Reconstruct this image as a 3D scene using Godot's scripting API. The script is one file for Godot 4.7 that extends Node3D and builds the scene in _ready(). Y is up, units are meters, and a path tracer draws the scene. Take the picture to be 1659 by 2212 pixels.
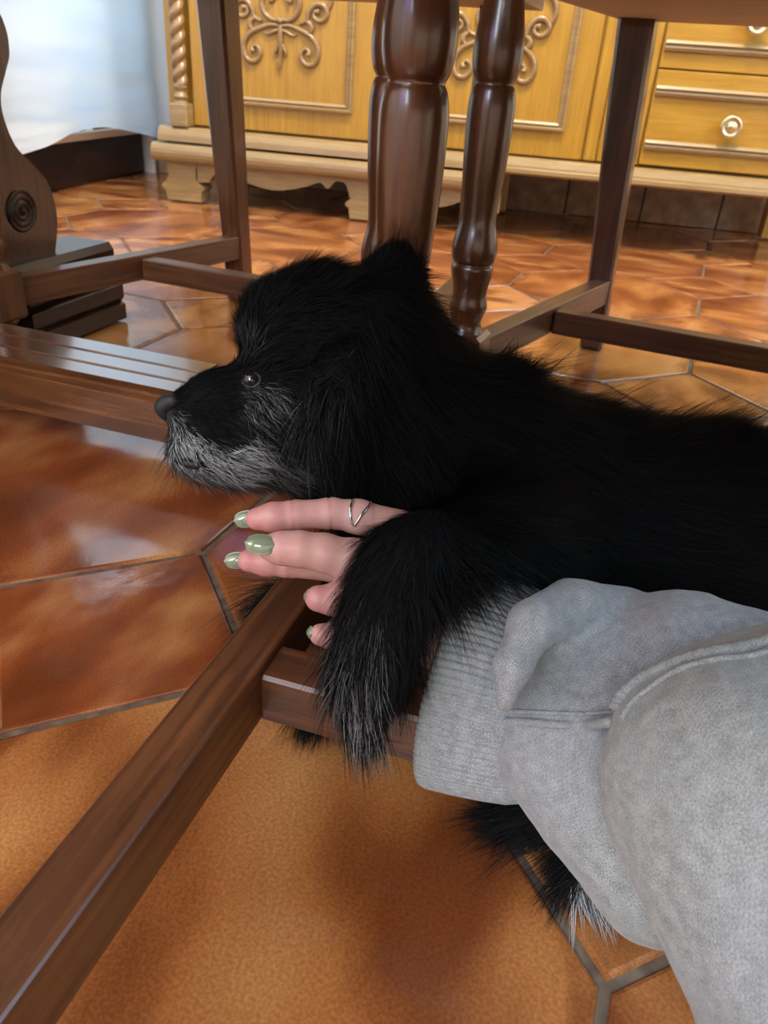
extends Node3D

# ---------------------------------------------------------------- camera numbers
const F := 1661.0
const CX := 829.5
const CY := 1106.0
const EYE := Vector3(0, 0.33, 0)
var cam_basis := Basis(Vector3(0.9971457, 0.0653659, -0.0377847), Vector3(-0.0755008, 0.8632924, -0.4990250), Vector3(0.0, 0.5004534, 0.8657635))

var M := {}
var rng := RandomNumberGenerator.new()

func at(px: float, py: float, depth: float) -> Vector3:
	return EYE + cam_basis * Vector3((px - CX) / F * depth, -(py - CY) / F * depth, -depth)

func pix(p: Vector3) -> Vector3:
	var q := cam_basis.inverse() * (p - EYE)
	return Vector3(CX + F * q.x / -q.z, CY - F * q.y / -q.z, -q.z)

func _ready() -> void:
	rng.seed = 77
	set_camera()
	set_light()
	make_materials()
	build_room()
	build_floor()
	build_sideboard()
	build_french_door()
	build_table()
	build_chairs()
	build_dog()
	build_person()
	build_lamp()
	build_pendant()

# ================================================================ camera and light
func set_camera() -> void:
	var c := Camera3D.new()
	c.name = "camera"
	c.near = 0.02
	c.far = 60.0
	var a := CameraAttributesPhysical.new()
	a.frustum_focal_length = 18.02
	a.frustum_focus_distance = 0.36
	a.exposure_aperture = 14.0
	a.frustum_near = 0.02
	a.frustum_far = 60.0
	c.attributes = a
	c.keep_aspect = Camera3D.KEEP_HEIGHT
	c.fov = rad_to_deg(2.0 * atan(CY / F))
	c.transform = Transform3D(cam_basis, EYE)
	add_child(c)
	c.current = true

func room_point(s: float, y: float, n: float) -> Vector3:
	return Vector3(-0.555, 0, -2.045) + Vector3(0.984808, 0, 0.173648) * s + Vector3(0, y, 0) + Vector3(-0.173648, 0, 0.984808) * n

func set_light() -> void:
	var env := Environment.new()
	env.background_mode = Environment.BG_SKY
	var sky := Sky.new()
	var sm := ProceduralSkyMaterial.new()
	sm.sky_top_color = Color(0.42, 0.6, 0.85)
	sm.sky_horizon_color = Color(0.8, 0.87, 0.93)
	sm.ground_bottom_color = Color(0.35, 0.34, 0.32)
	sm.ground_horizon_color = Color(0.6, 0.62, 0.63)
	sm.sky_energy_multiplier = 0.7
	sky.sky_material = sm
	env.sky = sky
	env.tonemap_mode = Environment.TONE_MAPPER_LINEAR
	env.tonemap_exposure = 1.0
	env.sdfgi_enabled = true
	env.ssao_enabled = true
	env.ssil_enabled = true
	var we := WorldEnvironment.new()
	we.name = "environment"
	we.environment = env
	add_child(we)
	# daylight in the opening of the french door (behind its curtain) and in the two windows behind the camera
	area_light("door_daylight", room_point(-1.25, 1.75, 0.28), room_point(-0.3, 1.0, 0.28), Vector2(1.7, 1.5), Color(0.66, 0.84, 1.0), 11.5)
	area_light("window_daylight", room_point(0.5, 1.6, 3.48), room_point(0.8, 0.8, 0.0), Vector2(1.3, 1.35), Color(0.90, 0.95, 1.0), 10.0)
	area_light("side_window_daylight", room_point(3.08, 1.5, 1.75), room_point(0.0, 0.5, 1.4), Vector2(1.3, 1.3), Color(0.66, 0.84, 1.0), 8.0)

func area_light(called: String, where: Vector3, towards: Vector3, size: Vector2, col: Color, energy: float) -> void:
	var l := AreaLight3D.new()
	l.name = called
	l.area_size = size
	l.light_color = col
	l.light_energy = energy
	l.area_normalize_energy = true
	l.area_range = 12.0
	l.area_attenuation = 2.0
	l.shadow_enabled = true
	add_child(l)
	l.look_at_from_position(where, towards, Vector3.UP)

# ================================================================ textures and materials
func noise_image(w: int, h: int, fn: Callable) -> ImageTexture:
	var im := Image.create(w, h, false, Image.FORMAT_RGB8)
	for y in h:
		for x in w:
			im.set_pixel(x, y, fn.call(x, y))
	return ImageTexture.create_from_image(im)

func fnl(sd: int, freq: float, oct := 4) -> FastNoiseLite:
	var n := FastNoiseLite.new()
	n.seed = sd
	n.frequency = freq
	n.noise_type = FastNoiseLite.TYPE_SIMPLEX_SMOOTH
	n.fractal_octaves = oct
	return n

# noise that repeats over w x h (torus in 3D plus offset)
func tiled(n: FastNoiseLite, x: float, y: float, w: float, h: float) -> float:
	var fx := x / w
	var fy := y / h
	var a := n.get_noise_2d(x, y)
	var b := n.get_noise_2d(x - w, y)
	var c := n.get_noise_2d(x, y - h)
	var d := n.get_noise_2d(x - w, y - h)
	return lerpf(lerpf(a, b, fx), lerpf(c, d, fx), fy)

func wood_texture(sd: int, dark: Color, light: Color, vertical: bool, strength := 1.0) -> ImageTexture:
	var n1 := fnl(sd, 0.05, 3)
	var n2 := fnl(sd + 5, 0.012, 2)
	var fn := func(x: int, y: int) -> Color:
		var u := float(y if vertical else x)
		var v := float(x if vertical else y)
		var g := tiled(n1, u * 0.06, v * 2.0, 256 * 0.06, 512.0)
		var m := tiled(n2, u * 0.5, v * 2.0, 128.0, 512.0)
		var pore := 1.0 if tiled(n1, u * 0.16 + 900.0, v * 6.0, 256 * 0.16, 1536.0) < 0.34 else 0.0
		var t := clampf(0.5 + strength * (g * 0.75 + m * 0.5) - (1.0 - pore) * 0.22, 0.0, 1.0)
		return dark.lerp(light, t)
	return noise_image(256, 256, fn)

func mat(col: Color, rough: float, tex: Texture2D = null, scale := 1.0) -> StandardMaterial3D:
	var m := StandardMaterial3D.new()
	m.albedo_color = col
	m.roughness = rough
	if tex:
		m.albedo_texture = tex
		m.uv1_triplanar = true
		m.uv1_scale = Vector3.ONE * scale
	return m

func srgb(r: int, g: int, b: int) -> Color:
	return Color(r / 255.0, g / 255.0, b / 255.0)

func make_materials() -> void:
	var white := Color.WHITE
	# varnished brown wood of chairs and table
	var wv := wood_texture(3, srgb(58, 31, 15), srgb(106, 64, 34), true)
	var wh := wood_texture(4, srgb(64, 35, 17), srgb(116, 70, 37), false)
	M.wood_v = mat(white, 0.3, wv, 4.0)
	M.wood_h = mat(white, 0.42, wh, 4.0)
	for k in ["wood_v", "wood_h"]:
		M[k].clearcoat_enabled = true
		M[k].clearcoat = 0.5 if k == "wood_v" else 0.25
		M[k].clearcoat_roughness = 0.14 if k == "wood_v" else 0.25
	M.polish = mat(white, 0.2, wh, 4.0)
	M.polish.metallic_specular = 0.75
	M.polish.clearcoat_enabled = true
	M.polish.clearcoat = 1.0
	M.polish.clearcoat_roughness = 0.12
	M.wood_dark = mat(srgb(170, 150, 140), 0.32, wood_texture(8, srgb(46, 26, 14), srgb(84, 50, 28), false), 4.0)
	M.raw_wood = mat(white, 0.7, wood_texture(9, srgb(176, 156, 128), srgb(208, 190, 162), false, 0.6), 4.0)
	M.seat = mat(srgb(128, 92, 56), 0.9)
	# golden wood of the sideboard
	M.gold_v = mat(white, 0.33, wood_texture(11, srgb(158, 113, 32), srgb(188, 146, 54), true, 0.6), 3.0)
	M.gold_h = mat(white, 0.33, wood_texture(12, srgb(158, 113, 32), srgb(188, 146, 54), false, 0.6), 3.0)
	M.trim = mat(white, 0.26, wood_texture(13, srgb(136, 108, 68), srgb(172, 146, 102), false, 0.5), 5.0)
	M.carving = mat(white, 0.24, wood_texture(14, srgb(124, 92, 54), srgb(166, 132, 86), false, 0.5), 8.0)
	for k in ["gold_v", "gold_h", "trim", "carving"]:
		M[k].clearcoat_enabled = true
		M[k].clearcoat = 0.4
		M[k].clearcoat_roughness = 0.2
	M.brass = mat(srgb(205, 190, 150), 0.25)
	M.brass.metallic = 0.9
	M.wall = mat(srgb(226, 220, 208), 0.9)
	M.ceiling = mat(srgb(236, 234, 228), 0.95)
	M.skirting = mat(white, 0.45, grit_texture(17, srgb(128, 98, 72), srgb(166, 132, 102)), 2.0)
	M.frame_wood = mat(srgb(150, 130, 120), 0.5, wood_texture(18, srgb(44, 24, 14), srgb(76, 44, 26), false), 3.0)
	M.tan_trim = mat(srgb(196, 158, 124), 0.5)
	M.glass = mat(Color(1, 1, 1, 0.05), 0.02)
	M.glass.transparency = BaseMaterial3D.TRANSPARENCY_ALPHA
	M.curtain = mat(srgb(214, 224, 232), 0.9)
	M.curtain.backlight_enabled = true
	M.curtain.backlight = Color(0.9, 0.9, 0.9)
	# floor tiles
	M.grout = mat(white, 0.85, grit_texture(21, srgb(74, 58, 44), srgb(116, 96, 76)), 6.0)
	M.tiles = []
	for k in 6:
		var t := mat(white, 0.2, null)
		t.albedo_texture = tile_texture(40 + 7 * k, k)
		t.roughness_texture = rough_texture(90 + k)
		t.roughness = 1.0
		t.heightmap_enabled = true
		t.heightmap_texture = bump_texture(60 + k)
		t.heightmap_scale = 0.06
		t.metallic_specular = 0.62
		M.tiles.append(t)
	# sweatshirt
	M.knit = mat(white, 0.95, knit_texture(31), 22.0)
	M.knit.heightmap_enabled = true
	M.knit.heightmap_texture = knit_bump(32)
	M.knit.heightmap_scale = 0.035
	M.knit.rim_enabled = true
	M.knit.rim = 0.35
	M.knit.rim_tint = 0.5
	M.rib = mat(white, 0.95, knit_texture(33), 22.0)
	M.rib.rim_enabled = true
	M.rib.rim = 0.3
	M.rib.rim_tint = 0.5
	M.stitch = mat(srgb(140, 139, 136), 0.95)
	# skin
	M.skin = mat(white, 0.48)
	M.skin.vertex_color_use_as_albedo = true
	M.skin.subsurf_scatter_enabled = true
	M.skin.subsurf_scatter_strength = 0.12
	M.nail = mat(srgb(122, 132, 104), 0.12)
	M.nail.clearcoat_enabled = true
	M.nail.clearcoat = 1.0
	M.nail.clearcoat_roughness = 0.04
	M.silver = mat(srgb(215, 215, 220), 0.14)
	M.silver.metallic = 1.0
	# dog
	M.hide = mat(white, 0.9)
	M.hide.vertex_color_use_as_albedo = true
	M.hide.metallic_specular = 0.2
	M.fur = mat(white, 0.75)
	M.fur.vertex_color_use_as_albedo = true
	M.fur.metallic_specular = 0.16
	M.nose = mat(srgb(24, 24, 26), 0.62, grit_texture(51, srgb(150, 150, 152), srgb(255, 255, 255)), 60.0)
	M.eye = mat(srgb(26, 17, 12), 0.08)
	M.eye.clearcoat_enabled = true
	M.eye.clearcoat = 1.0
	M.eye.clearcoat_roughness = 0.02
	M.mouth = mat(srgb(16, 14, 14), 0.6)

func grit_texture(sd: int, a: Color, b: Color) -> ImageTexture:
	var n := fnl(sd, 0.09, 4)
	return noise_image(128, 128, func(x: int, y: int) -> Color:
		return a.lerp(b, clampf(0.5 + tiled(n, x, y, 128, 128) * 1.1, 0.0, 1.0)))

func tile_texture(sd: int, k: int) -> ImageTexture:
	var broad := fnl(sd, 0.005, 2)
	var mid := fnl(sd + 1, 0.03, 3)
	var fine := fnl(sd + 2, 0.28, 2)
	var deep := srgb(94, 46, 22)
	var base := [srgb(148, 90, 46), srgb(156, 98, 52), srgb(138, 80, 42), srgb(162, 106, 58), srgb(142, 82, 42), srgb(126, 64, 33)][k] as Color
	var pale := srgb(186, 134, 80)
	var fn := func(x: int, y: int) -> Color:
		var b := broad.get_noise_2d(x * 0.6, y * 1.2) * 1.5
		var m := mid.get_noise_2d(x * 0.35, y * 0.9)
		var f := fine.get_noise_2d(x, y)
		var t := b * 0.7 + m * 0.13
		var c := base.lerp(deep, clampf(-t * 1.25, 0.0, 0.85)) if t < 0.0 else base.lerp(pale, clampf(t * 1.0, 0.0, 0.8))
		# burnt rim of the fired tile, broken up by the glaze
		var ex := minf(float(x), 511.0 - x) / 512.0
		var ey := minf(float(y), 511.0 - y) / 512.0
		var e := minf(ex, ey) + m * 0.05
		c = c.lerp(deep, clampf((0.05 - e) * 9.0, 0.0, 0.5))
		return c * (1.0 + f * 0.16)
	return noise_image(512, 512, fn)

func rough_texture(sd: int) -> ImageTexture:
	var n := fnl(sd, 0.03, 4)
	return noise_image(128, 128, func(x: int, y: int) -> Color:
		var v := clampf(0.15 + n.get_noise_2d(x, y) * 0.06, 0.08, 0.3)
		return Color(v, v, v))

func bump_texture(sd: int) -> ImageTexture:
	var n := fnl(sd, 0.012, 3)
	var f := fnl(sd + 9, 0.2, 2)
	return noise_image(256, 256, func(x: int, y: int) -> Color:
		var v := clampf(0.5 + n.get_noise_2d(x, y) * 0.5 + f.get_noise_2d(x, y) * 0.03, 0.0, 1.0)
		return Color(v, v, v))

func knit_texture(sd: int) -> ImageTexture:
	var n := fnl(sd, 0.03, 3)
	var f := fnl(sd + 3, 0.35, 2)
	return noise_image(256, 256, func(x: int, y: int) -> Color:
		var t := clampf(0.5 + tiled(n, x, y, 256, 256) * 0.4 + tiled(f, x, y, 256, 256) * 1.3 + 0.08 * sin((x + y) * TAU / 8.0), 0.0, 1.0)
		return srgb(88, 89, 88).lerp(srgb(176, 177, 175), t))

func knit_bump(sd: int) -> ImageTexture:
	var f := fnl(sd + 3, 0.3, 2)
	return noise_image(256, 256, func(x: int, y: int) -> Color:
		var v := clampf(0.5 + 0.25 * sin((x + y) * TAU / 8.0) * sin(x * TAU / 8.0) + 0.4 * tiled(f, x, y, 256, 256), 0.0, 1.0)
		return Color(v, v, v))

# ================================================================ node helpers
var taken := {}

func numbered(called: String) -> String:
	taken[called] = taken.get(called, -1) + 1
	return called if taken[called] == 0 else "%s_%03d" % [called, taken[called]]

func tag(o: Node, label: String, category: String, group := "") -> void:
	o.set_meta("label", label)
	o.set_meta("category", category)
	if group:
		o.set_meta("group", group)

func thing(called: String, label: String, category: String, where := Vector3.ZERO, turn := 0.0, group := "") -> Node3D:
	var o := Node3D.new()
	o.name = numbered(called)
	add_child(o)
	o.position = where
	o.rotation.y = turn
	tag(o, label, category, group)
	return o

func put(called: String, mesh: Mesh, material: Material, parent: Node, xf := Transform3D()) -> MeshInstance3D:
	var o := MeshInstance3D.new()
	o.name = numbered(called) if parent == self else called
	o.mesh = mesh
	o.material_override = material
	o.transform = xf
	parent.add_child(o, true)
	return o

func struct(called: String, mesh: Mesh, material: Material, xf := Transform3D()) -> MeshInstance3D:
	var o := put(called, mesh, material, self, xf)
	o.set_meta("kind", "structure")
	return o

# ================================================================ mesh helpers
func begin() -> SurfaceTool:
	var st := SurfaceTool.new()
	st.begin(Mesh.PRIMITIVE_TRIANGLES)
	return st

func finish(st: SurfaceTool) -> ArrayMesh:
	st.generate_normals()
	return st.commit()

func poly(st: SurfaceTool, pts: Array, out: Vector3) -> void:
	# a flat convex polygon whose front looks along out
	var n: Vector3 = (pts[1] - pts[0]).cross(pts[2] - pts[0])
	var p := pts.duplicate()
	if n.dot(out) > 0.0:
		p.reverse()
	for i in range(1, p.size() - 1):
		st.set_smooth_group(-1)
		st.add_vertex(p[0]); st.add_vertex(p[i]); st.add_vertex(p[i + 1])

var box_cache := {}

func add_box(st: SurfaceTool, size: Vector3, ch: float, xf: Transform3D) -> void:
	var h := size / 2.0
	var c := minf(ch, minf(h.x, minf(h.y, h.z)) * 0.9)
	var b := xf.basis
	for ax in 3:
		for sg in [-1.0, 1.0]:
			var u := (ax + 1) % 3
			var v := (ax + 2) % 3
			var pts := []
			for k in [[-1, -1], [1, -1], [1, 1], [-1, 1]]:
				var p := Vector3()
				p[ax] = sg * h[ax]
				p[u] = k[0] * (h[u] - c)
				p[v] = k[1] * (h[v] - c)
				pts.append(xf * p)
			var o := Vector3()
			o[ax] = sg
			poly(st, pts, b * o)
	if c <= 0.0:
		return
	for ax in 3:
		var u := (ax + 1) % 3
		var v := (ax + 2) % 3
		for su in [-1.0, 1.0]:
			for sv in [-1.0, 1.0]:
				var pts := []
				for k in [[-1.0, 0], [1.0, 0], [1.0, 1], [-1.0, 1]]:
					var p := Vector3()
					p[ax] = k[0] * (h[ax] - c)
					p[u] = su * (h[u] - (c if k[1] == 1 else 0.0))
					p[v] = sv * (h[v] - (c if k[1] == 0 else 0.0))
					pts.append(xf * p)
				var o := Vector3()
				o[u] = su
				o[v] = sv
				poly(st, pts, b * o)
	for sx in [-1.0, 1.0]:
		for sy in [-1.0, 1.0]:
			for sz in [-1.0, 1.0]:
				var s := Vector3(sx, sy, sz)
				poly(st, [xf * (s * (h - Vector3(0, c, c))), xf * (s * (h - Vector3(c, 0, c))), xf * (s * (h - Vector3(c, c, 0)))], b * s)

func box_mesh(size: Vector3, ch := 0.002) -> ArrayMesh:
	var key := "%s %s" % [size, ch]
	if not box_cache.has(key):
		var st := begin()
		add_box(st, size, ch, Transform3D())
		box_cache[key] = finish(st)
	return box_cache[key]

func add_grid(st: SurfaceTool, rows: Array, wrap: bool, flip := false, group := 0) -> void:
	for i in rows.size() - 1:
		var a: PackedVector3Array = rows[i]
		var b: PackedVector3Array = rows[i + 1]
		var n := a.size()
		for j in (n if wrap else n - 1):
			var k := (j + 1) % n
			var q := [a[j], a[k], b[k], b[j]]
			if flip:
				q.reverse()
			st.set_smooth_group(group)
			if not q[0].is_equal_approx(q[1]) and not q[1].is_equal_approx(q[2]) and not q[2].is_equal_approx(q[0]):
				st.add_vertex(q[0]); st.add_vertex(q[1]); st.add_vertex(q[2])
			if not q[0].is_equal_approx(q[3]) and not q[3].is_equal_approx(q[2]) and not q[2].is_equal_approx(q[0]):
				st.add_vertex(q[0]); st.add_vertex(q[2]); st.add_vertex(q[3])

func add_lathe(st: SurfaceTool, prof: Array, n: int, xf := Transform3D()) -> void:
	# prof: Vector2(radius, y) from the bottom up
	var rows := []
	for p in prof:
		var r := PackedVector3Array()
		for j in n:
			var t := TAU * j / n
			r.append(xf * Vector3(p.x * cos(t), p.y, p.x * sin(t)))
		rows.append(r)
	add_grid(st, rows, true, true)

func smooth_profile(pts: Array, per: int) -> Array:
	# Catmull-Rom through Vector2 points
	var out := []
	for i in pts.size() - 1:
		var a: Vector2 = pts[maxi(i - 1, 0)]
		var b: Vector2 = pts[i]
		var c: Vector2 = pts[i + 1]
		var d: Vector2 = pts[mini(i + 2, pts.size() - 1)]
		for k in per:
			out.append(b.cubic_interpolate(c, a, d, float(k) / per))
	out.append(pts[-1])
	return out

func smooth_path(pts: Array, per: int) -> Array:
	var out := []
	for i in pts.size() - 1:
		var a: Vector3 = pts[maxi(i - 1, 0)]
		var b: Vector3 = pts[i]
		var c: Vector3 = pts[i + 1]
		var d: Vector3 = pts[mini(i + 2, pts.size() - 1)]
		for k in per:
			out.append(b.cubic_interpolate(c, a, d, float(k) / per))
	out.append(pts[-1])
	return out

func add_sweep(st: SurfaceTool, path: Array, radii: Array, n: int, flat := 1.0, up := Vector3.ZERO) -> void:
	var rows := []
	var side := Vector3.ZERO
	for i in path.size():
		var t: Vector3 = (path[mini(i + 1, path.size() - 1)] - path[maxi(i - 1, 0)]).normalized()
		if up != Vector3.ZERO:
			side = t.cross(up).normalized()
		elif side == Vector3.ZERO:
			side = t.cross(Vector3.UP if absf(t.y) < 0.9 else Vector3.RIGHT).normalized()
		side = (side - t * side.dot(t)).normalized()
		var w := side.cross(t).normalized()
		var r := PackedVector3Array()
		for j in n:
			var a := TAU * j / n
			r.append(path[i] + (side * cos(a) + w * sin(a) * flat) * radii[i])
		rows.append(r)
	for e in [0, -1]:
		var cap := PackedVector3Array()
		for j in n:
			cap.append(path[e])
		if e == 0:
			rows.push_front(cap)
		else:
			rows.append(cap)
	add_grid(st, rows, true, false)

func add_extrude(st: SurfaceTool, outline: PackedVector2Array, depth: float, xf := Transform3D()) -> void:
	# outline in the xy plane, thickness along z from 0 to depth
	var tri := Geometry2D.triangulate_polygon(outline)
	for i in range(0, tri.size(), 3):
		for z in [0.0, depth]:
			var p := []
			for k in 3:
				p.append(xf * Vector3(outline[tri[i + k]].x, outline[tri[i + k]].y, z))
			poly(st, p, xf.basis * Vector3(0, 0, 1.0 if z > 0.0 else -1.0))
	var ccw := not Geometry2D.is_polygon_clockwise(outline)
	for i in outline.size():
		var a := outline[i]
		var b := outline[(i + 1) % outline.size()]
		var e := b - a
		var o := Vector3(e.y, -e.x, 0) * (1.0 if ccw else -1.0)
		poly(st, [xf * Vector3(a.x, a.y, 0), xf * Vector3(b.x, b.y, 0), xf * Vector3(b.x, b.y, depth), xf * Vector3(a.x, a.y, depth)], xf.basis * o)

# a moulding: a profile (Vector2 out, up) carried along x from x0 to x1
func moulding(prof: Array, x0: float, x1: float, close := true) -> ArrayMesh:
	var st := begin()
	var rows := []
	for x in [x0, x1]:
		var r := PackedVector3Array()
		for p in prof:
			r.append(Vector3(x, p.y, p.x))
		rows.append(r)
	add_grid(st, rows, false, false, -1)
	if close:
		var o := PackedVector2Array()
		for p in prof:
			o.append(p)
		var tri := Geometry2D.triangulate_polygon(o)
		for i in range(0, tri.size(), 3):
			for x in [x0, x1]:
				var p := []
				for k in 3:
					p.append(Vector3(x, o[tri[i + k]].y, o[tri[i + k]].x))
				poly(st, p, Vector3(-1.0 if x == x0 else 1.0, 0, 0))
	return finish(st)

func look(x: Vector3, y: Vector3, origin: Vector3) -> Transform3D:
	# x kept, y made square to it
	var bx := x.normalized()
	var bz := bx.cross(y).normalized()
	return Transform3D(Basis(bx, bz.cross(bx), bz), origin)

# ================================================================ room
func room_xf(s: float, y: float, n: float) -> Transform3D:
	return Transform3D(Basis(Vector3(0.984808, 0, 0.173648), Vector3.UP, Vector3(-0.173648, 0, 0.984808)), room_point(s, y, n))

const S0 := -0.31
const S1 := 3.0
const N0 := -0.47
const N1 := 3.4
const TALL := 2.7

func wall_mesh(pieces: Array) -> ArrayMesh:
	var st := begin()
	for p in pieces:   # [center, size]
		add_box(st, p[1], 0.0, Transform3D(Basis(), p[0]))
	return finish(st)

func slab(a: Vector3, b: Vector3) -> Array:
	return [(a + b) / 2.0, (b - a).abs()]

func build_room() -> void:
	var o := room_xf(0, 0, 0)
	var t := 0.22
	struct("wall_back", wall_mesh([slab(Vector3(S0 - t, -0.02, N0 - t), Vector3(S1 + t, TALL, N0))]), M.wall, o)
	# the wall with the french door: opening n -0.455 .. 0.92, up to 2.1
	struct("wall_left", wall_mesh([
		slab(Vector3(S0 - t, -0.02, N0), Vector3(S0, TALL, -0.455)),
		slab(Vector3(S0 - t, -0.02, 0.92), Vector3(S0, TALL, N1)),
		slab(Vector3(S0 - t, 2.1, -0.455), Vector3(S0, TALL, 0.92))]), M.wall, o)
	# the wall behind the camera with a window s -0.2 .. 1.2, y 0.9 .. 2.3
	struct("wall_front", wall_mesh([
		slab(Vector3(S0 - t, -0.02, N1), Vector3(-0.2, TALL, N1 + t)),
		slab(Vector3(1.2, -0.02, N1), Vector3(S1 + t, TALL, N1 + t)),
		slab(Vector3(-0.2, -0.02, N1), Vector3(1.2, 0.9, N1 + t)),
		slab(Vector3(-0.2, 2.3, N1), Vector3(1.2, TALL, N1 + t))]), M.wall, o)
	struct("wall_right", wall_mesh([
		slab(Vector3(S1, -0.02, N0), Vector3(S1 + t, TALL, 1.08)),
		slab(Vector3(S1, -0.02, 2.42), Vector3(S1 + t, TALL, N1)),
		slab(Vector3(S1, -0.02, 1.08), Vector3(S1 + t, 0.83, 2.42)),
		slab(Vector3(S1, 2.17, 1.08), Vector3(S1 + t, TALL, 2.42))]), M.wall, o)
	struct("ceiling", wall_mesh([slab(Vector3(S0 - t, TALL, N0 - t), Vector3(S1 + t, TALL + 0.2, N1 + t))]), M.ceiling, o)
	# balcony wall outside the french door: the lower part of the curtain lies in its shade
	struct("wall_balcony", wall_mesh([slab(Vector3(S0 - 0.85, -0.1, -1.2), Vector3(S0 - 0.7, 0.92, 1.8)), slab(Vector3(S0 - 0.85, -0.2, -1.2), Vector3(S0 - t, -0.03, 1.8))]), M.wall, o)
	var base := struct("baseboard_back", wall_mesh([slab(Vector3(S0, 0.0, N0), Vector3(S1, 0.096, N0 + 0.006))]), M.grout, o)
	for k in 16:
		put("tile", box_mesh(Vector3(0.202, 0.1, 0.009), 0.0015), M.skirting, base, Transform3D(Basis(), Vector3(S0 + 0.113 + 0.206 * k, 0.051, N0 + 0.0085)))
	window("window_1", o, Vector3(0.5, 1.6, N1 + 0.06), Vector3(1.4, 1.4, 0.06), false)
	window("window_2", o, Vector3(S1 + 0.06, 1.5, 1.75), Vector3(0.06, 1.34, 1.34), true)

func window(called: String, o: Transform3D, c: Vector3, size: Vector3, turned: bool) -> void:
	var root := Node3D.new()
	root.name = called
	root.set_meta("kind", "structure")
	add_child(root)
	root.transform = o * Transform3D(Basis(), c)
	var w := size.z if turned else size.x
	var b := Basis(Vector3.UP, PI / 2) if turned else Basis()
	var st := begin()
	for p in [[Vector3(0, size.y / 2 - 0.03, 0), Vector3(w, 0.06, 0.05)], [Vector3(0, -size.y / 2 + 0.03, 0), Vector3(w, 0.06, 0.05)], [Vector3(-w / 2 + 0.03, 0, 0), Vector3(0.06, size.y - 0.12, 0.05)], [Vector3(w / 2 - 0.03, 0, 0), Vector3(0.06, size.y - 0.12, 0.05)], [Vector3(0, 0, 0), Vector3(0.05, size.y - 0.12, 0.05)]]:
		add_box(st, p[1], 0.004, Transform3D(b, b * p[0]))
	put("window_frame", finish(st), M.frame_wood, root)
	for sx in [-1.0, 1.0]:
		put("pane", box_mesh(Vector3(w / 2 - 0.085, size.y - 0.12, 0.004), 0.0), M.glass, root, Transform3D(b, b * Vector3(sx * (w / 4 - 0.0175), 0, 0)))

# ================================================================ floor of octagons and squares
func tile_mesh(outline: PackedVector2Array, high: float) -> ArrayMesh:
	var st := begin()
	st.set_smooth_group(-1)
	var n := outline.size()
	var c := 0.0022
	var rings := []
	var ext := 0.0
	for p in outline:
		ext = maxf(ext, maxf(absf(p.x), absf(p.y)))
	for k in [[0.0, -0.006], [0.0, high - c], [c * 0.35, high - c * 0.3], [c * 1.1, high]]:
		var r := []
		var inner := Geometry2D.offset_polygon(outline, -k[0], Geometry2D.JOIN_MITER)[0] if k[0] > 0.0 else outline
		# keep vertex order: shrink every corner towards the middle by the same inset
		for i in n:
			var a := outline[(i + n - 1) % n]
			var b := outline[i]
			var d := outline[(i + 1) % n]
			var e1 := (b - a).normalized().orthogonal()
			var e2 := (d - b).normalized().orthogonal()
			var m := (e1 + e2).normalized()
			if m.dot(b) > 0.0:
				m = -m
			var q: Vector2 = b + m * (k[0] / maxf(0.2, absf(m.dot(e1))))
			r.append(Vector3(q.x, k[1], -q.y))
		rings.append(r)
		inner = PackedVector2Array()
	var uvof := func(v: Vector3) -> Vector2:
		return Vector2(v.x, v.z) / (2.0 * ext) + Vector2(0.5, 0.5)
	for i in rings.size() - 1:
		for j in n:
			var k := (j + 1) % n
			var q := [rings[i][j], rings[i][k], rings[i + 1][k], rings[i + 1][j]]
			var nn: Vector3 = (q[1] - q[0]).cross(q[2] - q[0])
			if nn.dot(q[0]) > 0.0:
				q.reverse()
			for t in [0, 1, 2, 0, 2, 3]:
				st.set_smooth_group(-1)
				st.set_uv(uvof.call(q[t]))
				st.add_vertex(q[t])
	var top: Array = rings[-1]
	for i in range(1, n - 1):
		var q := [top[0], top[i], top[i + 1]]
		if (q[1] - q[0]).cross(q[2] - q[0]).y > 0.0:
			q.reverse()
		for t in 3:
			st.set_smooth_group(-1)
			st.set_uv(uvof.call(q[t]))
			st.add_vertex(q[t])
	st.generate_normals()
	st.generate_tangents()
	return st.commit()

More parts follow.
